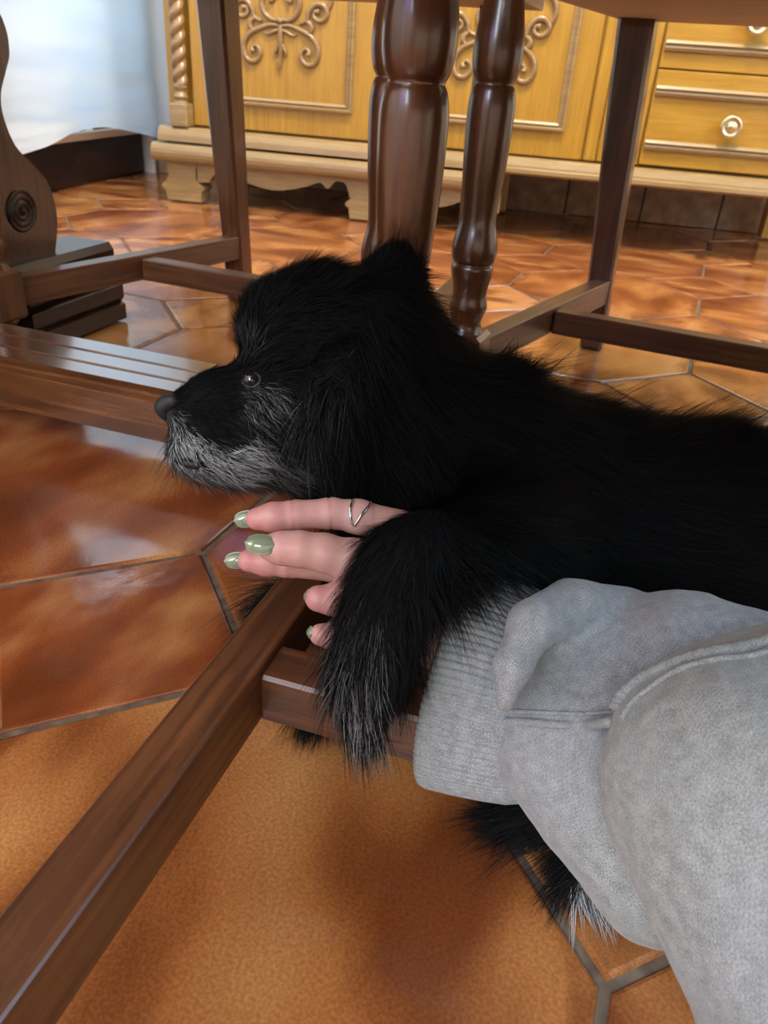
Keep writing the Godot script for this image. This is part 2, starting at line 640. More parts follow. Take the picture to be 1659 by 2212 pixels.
func build_floor() -> void:
	var o := room_xf(0, 0, 0)
	var floor_node := struct("floor", wall_mesh([slab(Vector3(S0 - 0.22, -0.12, N0 - 0.22), Vector3(S1 + 0.22, -0.0022, N1 + 0.22))]), M.grout, o)
	var back := o.affine_inverse()
	var big := 0.33172
	var p := 0.10338
	var g := 0.0024      # half a joint
	var turn := deg_to_rad(70.673)
	var cu := Vector3(cos(turn), 0, -sin(turn))
	var cv := Vector3(-sin(turn), 0, -cos(turn))
	var sq := PackedVector2Array([Vector2(p - g * 1.414, 0), Vector2(0, p - g * 1.414), Vector2(-p + g * 1.414, 0), Vector2(0, -p + g * 1.414)])
	var h := big / 2.0
	var oc := PackedVector2Array()
	# octagon between four squares: sides square to the lattice (length big - 2p) and slanted ones along the squares
	var a := h - g
	var cut := h - p + g * 0.414 * 0.0
	cut = (h - p) - g * 0.414
	for k in 4:
		var r := PI / 2.0 * k
		oc.append(Vector2(a, -cut).rotated(r))
		oc.append(Vector2(a, cut).rotated(r))
	var sq_mesh := tile_mesh(sq, 0.0)
	var oc_mesh := tile_mesh(oc, 0.0)
	var lattice := Basis(cu, Vector3.UP, -cv)
	var rg := RandomNumberGenerator.new()
	rg.seed = 5
	for i in range(-16, 17):
		for j in range(-16, 17):
			for kind in 2:
				var u := 0.31405 + (i + 0.5 * kind) * big
				var v := -0.04147 + (j + 0.5 * kind) * big
				var w := cu * u + cv * v
				var pick := rg.randi() % 5
				var quarter := rg.randi() % 4
				var lift := rg.randf_range(-0.0002, 0.0002)
				# the two red-fired tiles before the foot rail
				if i == 0 and j == 1:
					pick = 5
				var q := back * w
				if q.x < S0 - 0.1 or q.x > S1 + 0.1 or q.z < N0 - 0.1 or q.z > N1 + 0.1:
					continue
				var b := lattice * Basis(Vector3.UP, PI / 2.0 * quarter)
				put("tile", oc_mesh if kind == 1 else sq_mesh, M.tiles[pick], floor_node, back * Transform3D(b, w + Vector3(0, lift, 0)))

# ================================================================ sideboard
func build_sideboard() -> void:
	var t := thing("sideboard", "golden wooden sideboard with carved doors, a rope-twist corner column and knobbed drawers", "sideboard")
	t.transform = room_xf(0, 0, 0)
	# carcass; door plane at z = -0.04
	var st := begin()
	add_box(st, Vector3(1.52, 0.66, 0.36), 0.002, Transform3D(Basis(), Vector3(0.745, 0.505, -0.235)))
	put("carcass", finish(st), M.gold_v, t)
	put("top_board", box_mesh(Vector3(1.62, 0.035, 0.46), 0.006), M.gold_h, t, Transform3D(Basis(), Vector3(0.745, 0.852, -0.21)))
	# base moulding, upper fillet and the roll under it
	var fillet := [Vector2(-0.06, 0.1715), Vector2(-0.012, 0.1715), Vector2(-0.002, 0.166), Vector2(0.004, 0.154), Vector2(0.006, 0.1405), Vector2(0.0, 0.139), Vector2(-0.06, 0.139)]
	put("base_moulding", moulding(fillet, -0.062, 0.755), M.trim, t)
	var roll := [Vector2(-0.06, 0.1365)]
	for k in 9:
		var a := PI / 2 - PI * k / 8.0
		roll.append(Vector2(-0.002 + 0.018 * cos(a), 0.114 + 0.0215 * sin(a)))
	roll.append(Vector2(-0.06, 0.0915))
	put("base_roll", moulding(roll, -0.078, 0.755), M.trim, t)
	var flat := [Vector2(-0.06, 0.1725), Vector2(-0.016, 0.1725), Vector2(-0.006, 0.168), Vector2(0.0, 0.156), Vector2(0.001, 0.152), Vector2(0.006, 0.150), Vector2(0.007, 0.142), Vector2(0.0, 0.137), Vector2(-0.06, 0.137)]
	put("base_moulding", moulding(flat, 0.762, 1.52), M.trim, t)
	# scalloped apron and bracket feet
	var foot := PackedVector2Array()
	for q in smooth_profile([Vector2(-0.048, 0.094), Vector2(-0.044, 0.07), Vector2(-0.050, 0.052), Vector2(-0.064, 0.04)], 5):
		foot.append(q)
	foot.append_array([Vector2(-0.064, 0.033), Vector2(-0.056, 0.028), Vector2(-0.052, 0.004), Vector2(0.038, 0.004), Vector2(0.04, 0.028), Vector2(0.046, 0.033), Vector2(0.046, 0.04)])
	for q in smooth_profile([Vector2(0.046, 0.04), Vector2(0.03, 0.052), Vector2(0.026, 0.07), Vector2(0.032, 0.094)], 5):
		foot.append(q)
	for x in [0.0, 0.475]:
		st = begin()
		add_extrude(st, foot, 0.055, Transform3D(Basis(), Vector3(x, 0, -0.06)))
		put("foot", finish(st), M.trim, t)
	for r in [[0.06, 0.42], [0.535, 0.75]]:
		var ap := PackedVector2Array([Vector2(r[0] - 0.03, 0.095)])
		var x0: float = r[0]
		var w: float = r[1] - r[0]
		for q in smooth_profile([Vector2(0, 0.05), Vector2(0.03, 0.068), Vector2(0.10, 0.083), Vector2(0.22, 0.066), Vector2(0.46, 0.05), Vector2(0.68, 0.064), Vector2(0.79, 0.078), Vector2(0.845, 0.066), Vector2(0.9, 0.084), Vector2(0.97, 0.08), Vector2(1.0, 0.05)], 5):
			ap.append(Vector2(x0 + q.x * w, q.y))
		ap.append(Vector2(r[1] + 0.03, 0.05))
		ap.append(Vector2(r[1] + 0.03, 0.095))
		ap[1] = Vector2(r[0] - 0.03, 0.05)
		st = begin()
		add_extrude(st, ap, 0.022, Transform3D(Basis(), Vector3(0, 0, -0.03)))
		put("apron", finish(st), M.trim, t)
	put("scroll_bracket", scroll_mesh(), M.trim, t, Transform3D(Basis(), Vector3(0.075, 0.06, -0.02)))
	# square back feet; the rest stands open to the wall
	for q in [[-0.01, -0.38], [0.75, -0.38], [1.47, -0.38]]:
		put("foot", box_mesh(Vector3(0.05, 0.137, 0.05), 0.003), M.gold_v, t, Transform3D(Basis(), Vector3(q[0], 0.0725, q[1])))
	put("bottom_board", box_mesh(Vector3(1.5, 0.02, 0.34), 0.0), M.gold_h, t, Transform3D(Basis(), Vector3(0.745, 0.165, -0.24)))
	# corner column
	put("corner_post", box_mesh(Vector3(0.046, 0.66, 0.05), 0.002), M.gold_v, t, Transform3D(Basis(), Vector3(-0.03, 0.505, -0.075)))
	var col := put("corner_column", box_mesh(Vector3(0.044, 0.05, 0.044), 0.003), M.trim, t, Transform3D(Basis(), Vector3(-0.008, 0.197, -0.022)))
	st = begin()
	var prof := smooth_profile([Vector2(0.0, 0.22), Vector2(0.018, 0.222), Vector2(0.012, 0.228), Vector2(0.017, 0.236), Vector2(0.011, 0.246), Vector2(0.016, 0.256), Vector2(0.014, 0.264)], 4)
	add_lathe(st, prof, 20)
	put("column_base", finish(st), M.trim, col, Transform3D(Basis(), Vector3(0, -0.197, 0)))
	st = begin()
	var rows := []
	for i in 150:
		var y := 0.262 + 0.0035 * i
		var r := PackedVector3Array()
		for j in 28:
			var a := TAU * j / 28
			var ph := a * 2.0 + y * 210.0
			var rad := 0.0108 + 0.0075 * absf(cos(ph * 0.5))
			r.append(Vector3(rad * cos(a), y, rad * sin(a)))
		rows.append(r)
	add_grid(st, rows, true, true)
	put("rope_twist", finish(st), M.carving, col, Transform3D(Basis(), Vector3(0, -0.197, 0)))
	# doors
	for d in [[0.015, 0.474, 0.237], [0.49, 0.945, 0.725]]:
		var w: float = d[1] - d[0]
		var door := put("door", box_mesh(Vector3(w, 0.625, 0.02), 0.002), M.gold_v, t, Transform3D(Basis(), Vector3((d[0] + d[1]) / 2, 0.488, -0.048)))
		var c := Vector3(d[2] - (d[0] + d[1]) / 2, -0.488, 0.010)
		put("panel_moulding", frame_mesh(0.174, 0.228, 0.75, 0.019), M.trim, door, Transform3D(Basis(), c))
		put("carving", carving_mesh(), M.carving, door, Transform3D(Basis(), c))
	put("door_stile", box_mesh(Vector3(0.026, 0.625, 0.02), 0.003), M.gold_v, t, Transform3D(Basis(), Vector3(0.963, 0.488, -0.046)))
	put("upright", box_mesh(Vector3(0.09, 0.625, 0.016), 0.002), M.gold_v, t, Transform3D(Basis(), Vector3(1.024, 0.488, -0.05)))
	# drawers, each with a moulded lower rail and a knob
	var lathe := begin()
	add_lathe(lathe, smooth_profile([Vector2(0.0, 0.0), Vector2(0.012, 0.001), Vector2(0.007, 0.008), Vector2(0.008, 0.014), Vector2(0.0215, 0.019), Vector2(0.0225, 0.023), Vector2(0.018, 0.026), Vector2(0.013, 0.0235), Vector2(0.008, 0.025), Vector2(0.004, 0.0285), Vector2(0.0, 0.029)], 3), 26)
	var knob := finish(lathe)
	for k in 4:
		var y0 := 0.178 + 0.1872 * k
		var dr := put("drawer", box_mesh(Vector3(0.34, 0.184, 0.02), 0.0015), M.gold_h, t, Transform3D(Basis(), Vector3(1.243, y0 + 0.0925, -0.048)))
		for yy in [y0 + 0.0415, y0 + 0.146]:
			var dm := [Vector2(0.0, -0.011), Vector2(0.006, -0.010), Vector2(0.010, -0.004), Vector2(0.0075, 0.001), Vector2(0.0125, 0.004), Vector2(0.009, 0.009), Vector2(0.0, 0.011)]
			put("drawer_moulding", moulding(dm, -0.167, 0.17), M.trim, dr, Transform3D(Basis(), Vector3(0, yy - y0 - 0.0925, 0.01)))
		put("knob", knob, M.brass, dr, Transform3D(Basis(Vector3.RIGHT, PI / 2), Vector3(0, -0.004, 0.01)))
	put("end_upright", box_mesh(Vector3(0.08, 0.625, 0.02), 0.002), M.gold_v, t, Transform3D(Basis(), Vector3(1.46, 0.488, -0.048)))

func frame_mesh(hw: float, y0: float, y1: float, w: float) -> ArrayMesh:
	# mitred moulding round a panel; profile across the width w
	var prof := [Vector2(0.0, 0.0), Vector2(0.08, 0.005), Vector2(0.3, 0.0085), Vector2(0.42, 0.006), Vector2(0.52, 0.0055), Vector2(0.7, 0.010), Vector2(0.92, 0.009), Vector2(1.0, 0.0)]
	var st := begin()
	var rows := []
	for p in prof:
		var i: float = (1.0 - p.x) * w
		rows.append([Vector3(-hw + i, y0 + i, p.y), Vector3(hw - i, y0 + i, p.y), Vector3(hw - i, y1 - i, p.y), Vector3(-hw + i, y1 - i, p.y)])
	for k in rows.size() - 1:
		for j in 4:
			poly(st, [rows[k][j], rows[k][(j + 1) % 4], rows[k + 1][(j + 1) % 4], rows[k + 1][j]], Vector3(0, 0, 1))
	return finish(st)

func scroll_mesh() -> ArrayMesh:
	var st := begin()
	var path := []
	var rad := []
	for k in 26:
		var f := k / 25.0
		var a := -0.6 + f * 4.6
		var r := 0.024 - 0.016 * f
		path.append(Vector3(r * cos(a) - 0.01, r * sin(a) + 0.005, 0))
		rad.append(0.007)
	add_sweep(st, path, rad, 8)
	return finish(st)

var carved: ArrayMesh

func carving_mesh() -> ArrayMesh:
	if carved:
		return carved
	var st := begin()
	# half curves, in millimetres from the panel's axis and from y = 0.40; mirrored
	var halves := [
		[[0, -8], [-22, -6], [-48, -14], [-72, -26], [-87, -46], [-88, -68], [-78, -84], [-62, -86], [-50, -74], [-50, -60], [-60, -52], [-68, -58], [-66, -66]],
		[[0, 8], [-16, 4], [-34, 14], [-44, 34], [-40, 56], [-26, 66], [-14, 58], [-16, 46], [-26, 44]],
		[[-44, 0], [-62, 8], [-66, 24], [-80, 40], [-98, 40], [-108, 26], [-102, 12], [-88, 8], [-78, 16], [-80, 26], [-90, 26]],
		[[-60, 8], [-72, -4], [-70, -16], [-60, -22]],
		[[-108, 28], [-118, 52], [-110, 80], [-88, 96], [-60, 92], [-48, 110], [-66, 124], [-82, 116], [-78, 104]],
		[[0, 66], [-20, 84], [-24, 108], [-10, 130], [0, 150]],
		[[-24, 100], [-44, 140], [-40, 176], [-16, 196], [0, 190]],
	]
	for h in halves:
		for sg in [-1.0, 1.0]:
			var pts := []
			for q in h:
				pts.append(Vector3(q[0] * 0.001 * sg, 0.40 + q[1] * 0.00092, 0.003))
			var path := smooth_path(pts, 4)
			var rad := []
			for i in path.size():
				var f := float(i) / (path.size() - 1)
				rad.append(0.0042 + 0.0024 * sin(PI * minf(1.0, f * 1.15)) + (0.0026 * smoothstep(0.85, 1.0, f)))
			add_sweep(st, path, rad, 8)
	# drop of leaves down the axis, and side leaves
	for lf in [[[0, 2], [0, -30], [1, -62], [0, -98], 7.5], [[0, -40], [-9, -56], [-13, -66], [-9, -74], 4.5], [[0, -40], [9, -56], [13, -66], [9, -74], 4.5], [[0, -14], [-16, -20], [-30, -26], [-40, -22], 5.0], [[0, -14], [16, -20], [30, -26], [40, -22], 5.0], [[0, -70], [-4, -84], [-3, -98], [0, -110], 4.0]]:
		var pts := []
		for k in 4:
			pts.append(Vector3(lf[k][0] * 0.001, 0.40 + lf[k][1] * 0.00092, 0.004))
		var path := smooth_path(pts, 5)
		var rad := []
		for i in path.size():
			var f := float(i) / (path.size() - 1)
			rad.append(lf[4] * 0.001 * (0.25 + 0.75 * sin(PI * pow(f, 0.75))) * (1.0 - 0.3 * f))
		add_sweep(st, path, rad, 8)
	add_lathe(st, [Vector2(0, -0.006), Vector2(0.005, -0.0045), Vector2(0.0075, 0), Vector2(0.005, 0.0045), Vector2(0, 0.006)], 12, Transform3D(Basis(), Vector3(0, 0.402, 0.006)))
	carved = finish(st)
	return carved

# ================================================================ french door and curtain
func build_french_door() -> void:
	var root := Node3D.new()
	root.name = "door_1"
	root.set_meta("kind", "structure")
	add_child(root)
	root.transform = room_xf(S0, 0, 0)
	# frame pieces stand in the opening (x from -0.16 to -0.02)
	for p in [[Vector3(-0.09, 0.055, 0.2325), Vector3(0.12, 0.11, 1.36)], [Vector3(-0.09, 2.05, 0.2325), Vector3(0.12, 0.09, 1.36)], [Vector3(-0.09, 1.06, -0.41), Vector3(0.12, 1.9, 0.08)], [Vector3(-0.09, 1.06, 0.875), Vector3(0.12, 1.9, 0.08)], [Vector3(-0.09, 1.06, 0.28), Vector3(0.1, 1.9, 0.09)]]:
		put("door_frame", box_mesh(p[1], 0.005), M.frame_wood, root, Transform3D(Basis(), p[0]))
	put("threshold", box_mesh(Vector3(0.02, 0.02, 1.36), 0.002), M.tan_trim, root, Transform3D(Basis(), Vector3(-0.02, 0.121, 0.2325)))
	for z in [-0.0675, 0.58]:
		put("pane", box_mesh(Vector3(0.005, 1.87, 0.60 if z < 0.0 else 0.50), 0.0), M.glass, root, Transform3D(Basis(), Vector3(-0.10, 1.06, z)))
	# curtain hanging just inside
	var cur := thing("curtain", "white sheer curtain with a rippled hem hanging over the french door", "curtain")
	cur.transform = room_xf(S0 + 0.03, 0, 0)
	var st := begin()
	var rows := []
	var nz := fnl(71, 1.0, 3)
	var ny := 110
	var nn := 90
	for i in ny + 1:
		var r := PackedVector3Array()
		var f := float(i) / ny
		for j in nn + 1:
			var n := lerpf(-0.60, 0.98, float(j) / nn)
			# at the corner the cloth turns along the back wall
			var round_corner := maxf(0.0, -0.44 - n)
			n = maxf(n, -0.44 - 0.012 * (1.0 - exp(-round_corner * 60.0)))
			var hem := maxf(0.142 - 0.35 * pow(n + 0.07, 2.0), 0.085)
			hem += 0.002 * sin(n * 26.0)
			var y := hem + (1.98 - hem) * pow(f, 1.5)
			var low := exp(-(y - hem) * 7.0)
			var x := 0.008 * sin(n * 9.0 + y * 1.5) * (0.4 + low) + 0.010 * nz.get_noise_2d(n * 1.4, y * 10.0) * (0.45 + low) + 0.012 * low * sin(n * 14.0)
			if y - hem < 0.016:
				x += 0.0022
			r.append(Vector3(x + round_corner, y, n))
		rows.append(r)
	add_grid(st, rows, false)
	put("cloth", finish(st), M.curtain, cur)
	st = begin()
	add_sweep(st, [Vector3(-0.004, 2.0, -0.43), Vector3(-0.004, 2.0, 1.0)], [0.011, 0.011], 12)
	put("curtain_rod", finish(st), M.frame_wood, cur)

# ================================================================ table
func build_table() -> void:
	var t := thing("trestle_table", "dark wooden trestle table with scroll-cut end boards and a grooved foot rail", "table", Vector3(-0.378, 0, -1.05), deg_to_rad(-17.0))
	# foot rail with two grooves along its top
	var rail := [Vector2(0.2880, 0.0360), Vector2(0.2880, 0.0774), Vector2(0.2910, 0.0811), Vector2(0.3145, 0.0811), Vector2(0.3160, 0.0769), Vector2(0.3185, 0.0769), Vector2(0.3200, 0.0811), Vector2(0.3415, 0.0811), Vector2(0.3430, 0.0769), Vector2(0.3455, 0.0769), Vector2(0.3470, 0.0811), Vector2(0.3670, 0.0811), Vector2(0.3725, 0.0778), Vector2(0.3725, 0.0750), Vector2(0.3770, 0.0722), Vector2(0.3770, 0.0360)]
	rail.reverse()
	put("foot_rail", moulding(rail, -0.045, 1.1), M.polish, t)
	for side in [0.0, 1.15]:
		# moulded foot lying along z
		var half := [Vector2(0.0, 0.004), Vector2(0.0, 0.024), Vector2(-0.006, 0.027), Vector2(-0.001, 0.033), Vector2(-0.001, 0.050), Vector2(-0.007, 0.054), Vector2(-0.002, 0.060), Vector2(-0.003, 0.078), Vector2(-0.010, 0.084), Vector2(-0.010, 0.095), Vector2(-0.016, 0.104)]
		var outline := PackedVector2Array()
		for q in half:
			outline.append(q)
		for k in half.size():
			var q: Vector2 = half[half.size() - 1 - k]
			outline.append(Vector2(-0.10 - q.x, q.y))
		var st := begin()
		var slim := PackedVector2Array()
		for q in outline:
			slim.append(Vector2(-0.068 + (q.x + 0.05) * 0.64, q.y))
		add_extrude(st, outline, 0.175)
		add_extrude(st, slim, 0.316, Transform3D(Basis(), Vector3(0, 0, 0.175)))
		add_extrude(st, outline, 0.175, Transform3D(Basis(), Vector3(0, 0, 0.491)))
		put("foot", finish(st), M.wood_dark, t, Transform3D(Basis(), Vector3(side, 0, 0)))
		# scroll-cut board on the foot, outline in (z, y), mirrored about z = 0.333
		var far := [Vector2(0.089, 0.104), Vector2(0.077, 0.143), Vector2(0.083, 0.18), Vector2(0.102, 0.202), Vector2(0.128, 0.226), Vector2(0.139, 0.256), Vector2(0.137, 0.278), Vector2(0.124, 0.30), Vector2(0.115, 0.318), Vector2(0.118, 0.347), Vector2(0.15, 0.40), Vector2(0.165, 0.45), Vector2(0.13, 0.53), Vector2(0.08, 0.60), Vector2(0.05, 0.70)]
		var o := PackedVector2Array()
		var sm := smooth_profile(far, 5)
		for q in sm:
			o.append(Vector2(-q.x, q.y))
		for k in sm.size():
			var q: Vector2 = sm[sm.size() - 1 - k]
			o.append(Vector2(-(0.666 - q.x), q.y))
		st = begin()
		# local x of the outline runs along -z, thickness along x
		var b := Basis(Vector3(0, 0, -1), Vector3.UP, Vector3(1, 0, 0))
		add_extrude(st, o, 0.042, Transform3D(b, Vector3(-0.071, 0, 0)))
		var bd := put("end_board", finish(st), M.wood_v, t, Transform3D(Basis(), Vector3(side, 0, 0)))
		for zz in [0.135, 0.531]:
			st = begin()
			var rp := [Vector2(0.0, 0.0045), Vector2(0.003, 0.004), Vector2(0.0045, 0.0012), Vector2(0.0065, 0.001), Vector2(0.0085, 0.0035), Vector2(0.0105, 0.001), Vector2(0.013, 0.001), Vector2(0.015, 0.0038), Vector2(0.0175, 0.001), Vector2(0.020, 0.001), Vector2(0.022, 0.003), Vector2(0.024, 0.0)]
			rp.reverse()
			add_lathe(st, rp, 36, Transform3D(Basis(Vector3(0, 0, 1), -PI / 2), Vector3(-0.029, 0.158, zz)))
			put("rosette", finish(st), M.wood_dark, bd)
	put("table_top", box_mesh(Vector3(1.65, 0.032, 0.86), 0.006), M.wood_h, t, Transform3D(Basis(), Vector3(0.53, 0.736, 0.333)))
	for z in [-0.01, 0.676]:
		put("apron", box_mesh(Vector3(1.3, 0.06, 0.022), 0.002), M.wood_h, t, Transform3D(Basis(), Vector3(0.53, 0.69, z)))

# ================================================================ chairs
var leg_cache: ArrayMesh

func turned_leg() -> ArrayMesh:
	if leg_cache:
		return leg_cache
	var st := begin()
	var lo := smooth_profile([Vector2(0.0, 0.0), Vector2(0.012, 0.0), Vector2(0.0155, 0.012), Vector2(0.018, 0.03), Vector2(0.015, 0.045), Vector2(0.019, 0.052), Vector2(0.019, 0.056)], 4)
	add_lathe(st, lo, 28)
	add_box(st, Vector3(0.044, 0.056, 0.044), 0.004, Transform3D(Basis(), Vector3(0, 0.082, 0)))
	var up := [Vector2(0.019, 0.108), Vector2(0.0145, 0.118), Vector2(0.0165, 0.127), Vector2(0.0187, 0.135), Vector2(0.0165, 0.146), Vector2(0.0175, 0.156), Vector2(0.0196, 0.165), Vector2(0.020, 0.172), Vector2(0.0185, 0.1748), Vector2(0.0185, 0.1758), Vector2(0.0205, 0.179), Vector2(0.0214, 0.188), Vector2(0.0195, 0.200), Vector2(0.0166, 0.213), Vector2(0.0172, 0.232), Vector2(0.0188, 0.252), Vector2(0.0200, 0.275), Vector2(0.0205, 0.298), Vector2(0.0201, 0.310), Vector2(0.0183, 0.319), Vector2(0.0163, 0.3235), Vector2(0.0186, 0.328), Vector2(0.0206, 0.337), Vector2(0.0211, 0.347), Vector2(0.0203, 0.358), Vector2(0.0178, 0.374), Vector2(0.0160, 0.388), Vector2(0.018, 0.398), Vector2(0.018, 0.404), Vector2(0.0, 0.404)]
	add_lathe(st, smooth_profile(up, 3), 40)
	leg_cache = finish(st)
	return leg_cache

func bar(called: String, a: Vector3, b: Vector3, w: float, h: float, m: Material, parent: Node, ch := 0.0016) -> MeshInstance3D:
	return put(called, box_mesh(Vector3((b - a).length(), h, w), ch), m, parent, look(b - a, Vector3.UP, (a + b) / 2.0))

func build_chair(fl: Vector2, fr: Vector2, rl: Vector2, rr: Vector2, lean: float, side_at: Array) -> Node3D:
	# local frame: front along +z; side_at: stretcher ends [[front, rear] for the -x side, then the +x side]
	var t := Node3D.new()
	t.name = numbered("dining_chair")
	add_child(t)
	for p in [fl, fr]:
		put("leg", turned_leg(), M.wood_v, t, Transform3D(Basis(), Vector3(p.x, 0, p.y)))
	for p in [rl, rr]:
		var st := begin()
		var sg: float = signf(p.x)
		# square rear leg: tapers towards the foot, leans outwards and sweeps back above the seat
		var rows := []
		for k in [[0.0, 0.0135], [0.004, 0.0155], [0.13, 0.0165], [0.25, 0.0195], [0.39, 0.0215], [0.45, 0.0215], [0.7, 0.018], [0.93, 0.015], [0.935, 0.012]]:
			var y: float = k[0]
			var cx: float = p.x + sg * lean * (1.0 if sg < 0.0 else 0.2) * y / 0.4
			var cz: float = p.y - maxf(0.0, y - 0.42) * 0.24
			var r: float = k[1]
			var q := PackedVector3Array()
			for e in [[-1, -0.8], [-0.8, -1], [0.8, -1], [1, -0.8], [1, 0.8], [0.8, 1], [-0.8, 1], [-1, 0.8]]:
				q.append(Vector3(cx + e[0] * r, y, cz + e[1] * r))
			rows.append(q)
		add_grid(st, rows, true, true, -1)
		for e in [0, -1]:
			poly(st, Array(rows[e]), Vector3(0, -1 if e == 0 else 1, 0))
		put("leg", finish(st), M.wood_v, t)
	for s in side_at:
		bar("side_stretcher", Vector3(s[0].x, 0.082, s[0].y), Vector3(s[1].x, 0.082, s[1].y), 0.022, 0.032, M.wood_h, t, 0.0009)
	var ca: Vector2 = side_at[0][0].lerp(side_at[0][1], side_at[0][2])
	var cb: Vector2 = side_at[1][0].lerp(side_at[1][1], side_at[1][2])
	var cd := (cb - ca).normalized() * 0.0105
	bar("cross_stretcher", Vector3(ca.x + cd.x, 0.080, ca.y + cd.y), Vector3(cb.x - cd.x, 0.080, cb.y - cd.y), 0.024, 0.027, M.wood_h, t)
	# seat: pale board underneath, padded cover on top
	var o := PackedVector2Array([Vector2(fl.x - 0.026, -fl.y - 0.026), Vector2(fr.x + 0.026, -fr.y - 0.026), Vector2(rr.x + lean + 0.024, -rr.y + 0.024), Vector2(rl.x - lean - 0.024, -rl.y + 0.024)])
	var st2 := begin()
	add_extrude(st2, o, 0.045, Transform3D(Basis(Vector3.RIGHT, Vector3(0, 0, -1), Vector3.UP), Vector3(0, 0.398, 0)))
	put("seat_frame", finish(st2), M.raw_wood, t)
	st2 = begin()
	var rows2 := []
	for k in [[0.0, 0.443], [0.004, 0.452], [-0.004, 0.466], [-0.03, 0.474], [-0.12, 0.48]]:
		var inner := Geometry2D.offset_polygon(o, k[0], Geometry2D.JOIN_MITER)[0] if k[0] != 0.0 else o
		var q := PackedVector3Array()
		# same corner order
		for v in o:
			var best := inner[0]
			for w in inner:
				if w.distance_to(v) < best.distance_to(v):
					best = w
			q.append(Vector3(best.x, k[1], -best.y))
		rows2.append(q)
	add_grid(st2, rows2, true, false, -1)
	poly(st2, Array(rows2[-1]), Vector3.UP)
	put("seat_pad", finish(st2), M.seat, t)
	# backrest rails
	for y in [0.62, 0.80, 0.90]:
		var zb: float = rl.y - (y - 0.42) * 0.24
		var xb: float = absf(rl.x) + lean * y / 0.4 - 0.012
		bar("back_rail", Vector3(-xb, y, zb), Vector3(xb, y, zb), 0.018, 0.05, M.wood_h, t)
	return t

func build_chairs() -> void:
	var fl := Vector2(-0.231, 0.197)
	var fr := Vector2(0.231, 0.197)
	var rl := Vector2(-0.159, -0.197)
	var rr := Vector2(0.198, -0.197)
	var side := [[fl, rl, 0.52], [fr, rr, 0.52]]
	var a := build_chair(fl, fr, rl, rr, 0.024, side)
	var b := a.duplicate()
	b.name = numbered("dining_chair")
	add_child(b)
	place_chair(a, deg_to_rad(-20.0), Vector3(-0.450, 0, -0.85), fl)
	place_chair(b, deg_to_rad(-22.0), Vector3(0.066, 0, -0.75), fl)
	tag(a, "brown chair with turned front legs standing by the scroll-cut table end, below the carved door", "chair", "dining chairs round the trestle table")
	tag(b, "brown chair with turned front legs standing before the sideboard's drawers", "chair", "dining chairs round the trestle table")
	# the chair the dog lies under: its front looks away from the camera
	var turn := deg_to_rad(165.0)
	var bs := Basis(Vector3.UP, turn)
	var inv := bs.inverse()
	var org := Vector3(0.165, 0, -0.275)
	var loc := func(w: Vector3) -> Vector2:
		var q := inv * (w - org)
		return Vector2(q.x, q.z)
	var f2: Vector2 = loc.call(Vector3(0.0, 0, -0.498))
	var r2: Vector2 = loc.call(Vector3(-0.145, 0, -0.025))
	var f1 := Vector2(-f2.x, f2.y)
	var r1 := Vector2(-r2.x, r2.y)
	var s2a: Vector2 = loc.call(Vector3(0.0055, 0, -0.478))
	var s2b: Vector2 = loc.call(Vector3(-0.1305, 0, -0.025))
	var c := build_chair(f1, f2, r1, r2, 0.0, [[Vector2(-s2a.x, s2a.y), Vector2(-s2b.x, s2b.y), 0.458], [s2a, s2b, 0.458]])
	c.transform = Transform3D(bs, org)
	tag(c, "brown chair whose stretchers the dog's paw and the grey sleeve reach across", "chair", "dining chairs round the trestle table")

func place_chair(o: Node3D, turn: float, front: Vector3, fl: Vector2) -> void:
	o.rotation.y = turn
	o.position = front - Basis(Vector3.UP, turn) * Vector3(fl.x, 0, fl.y)

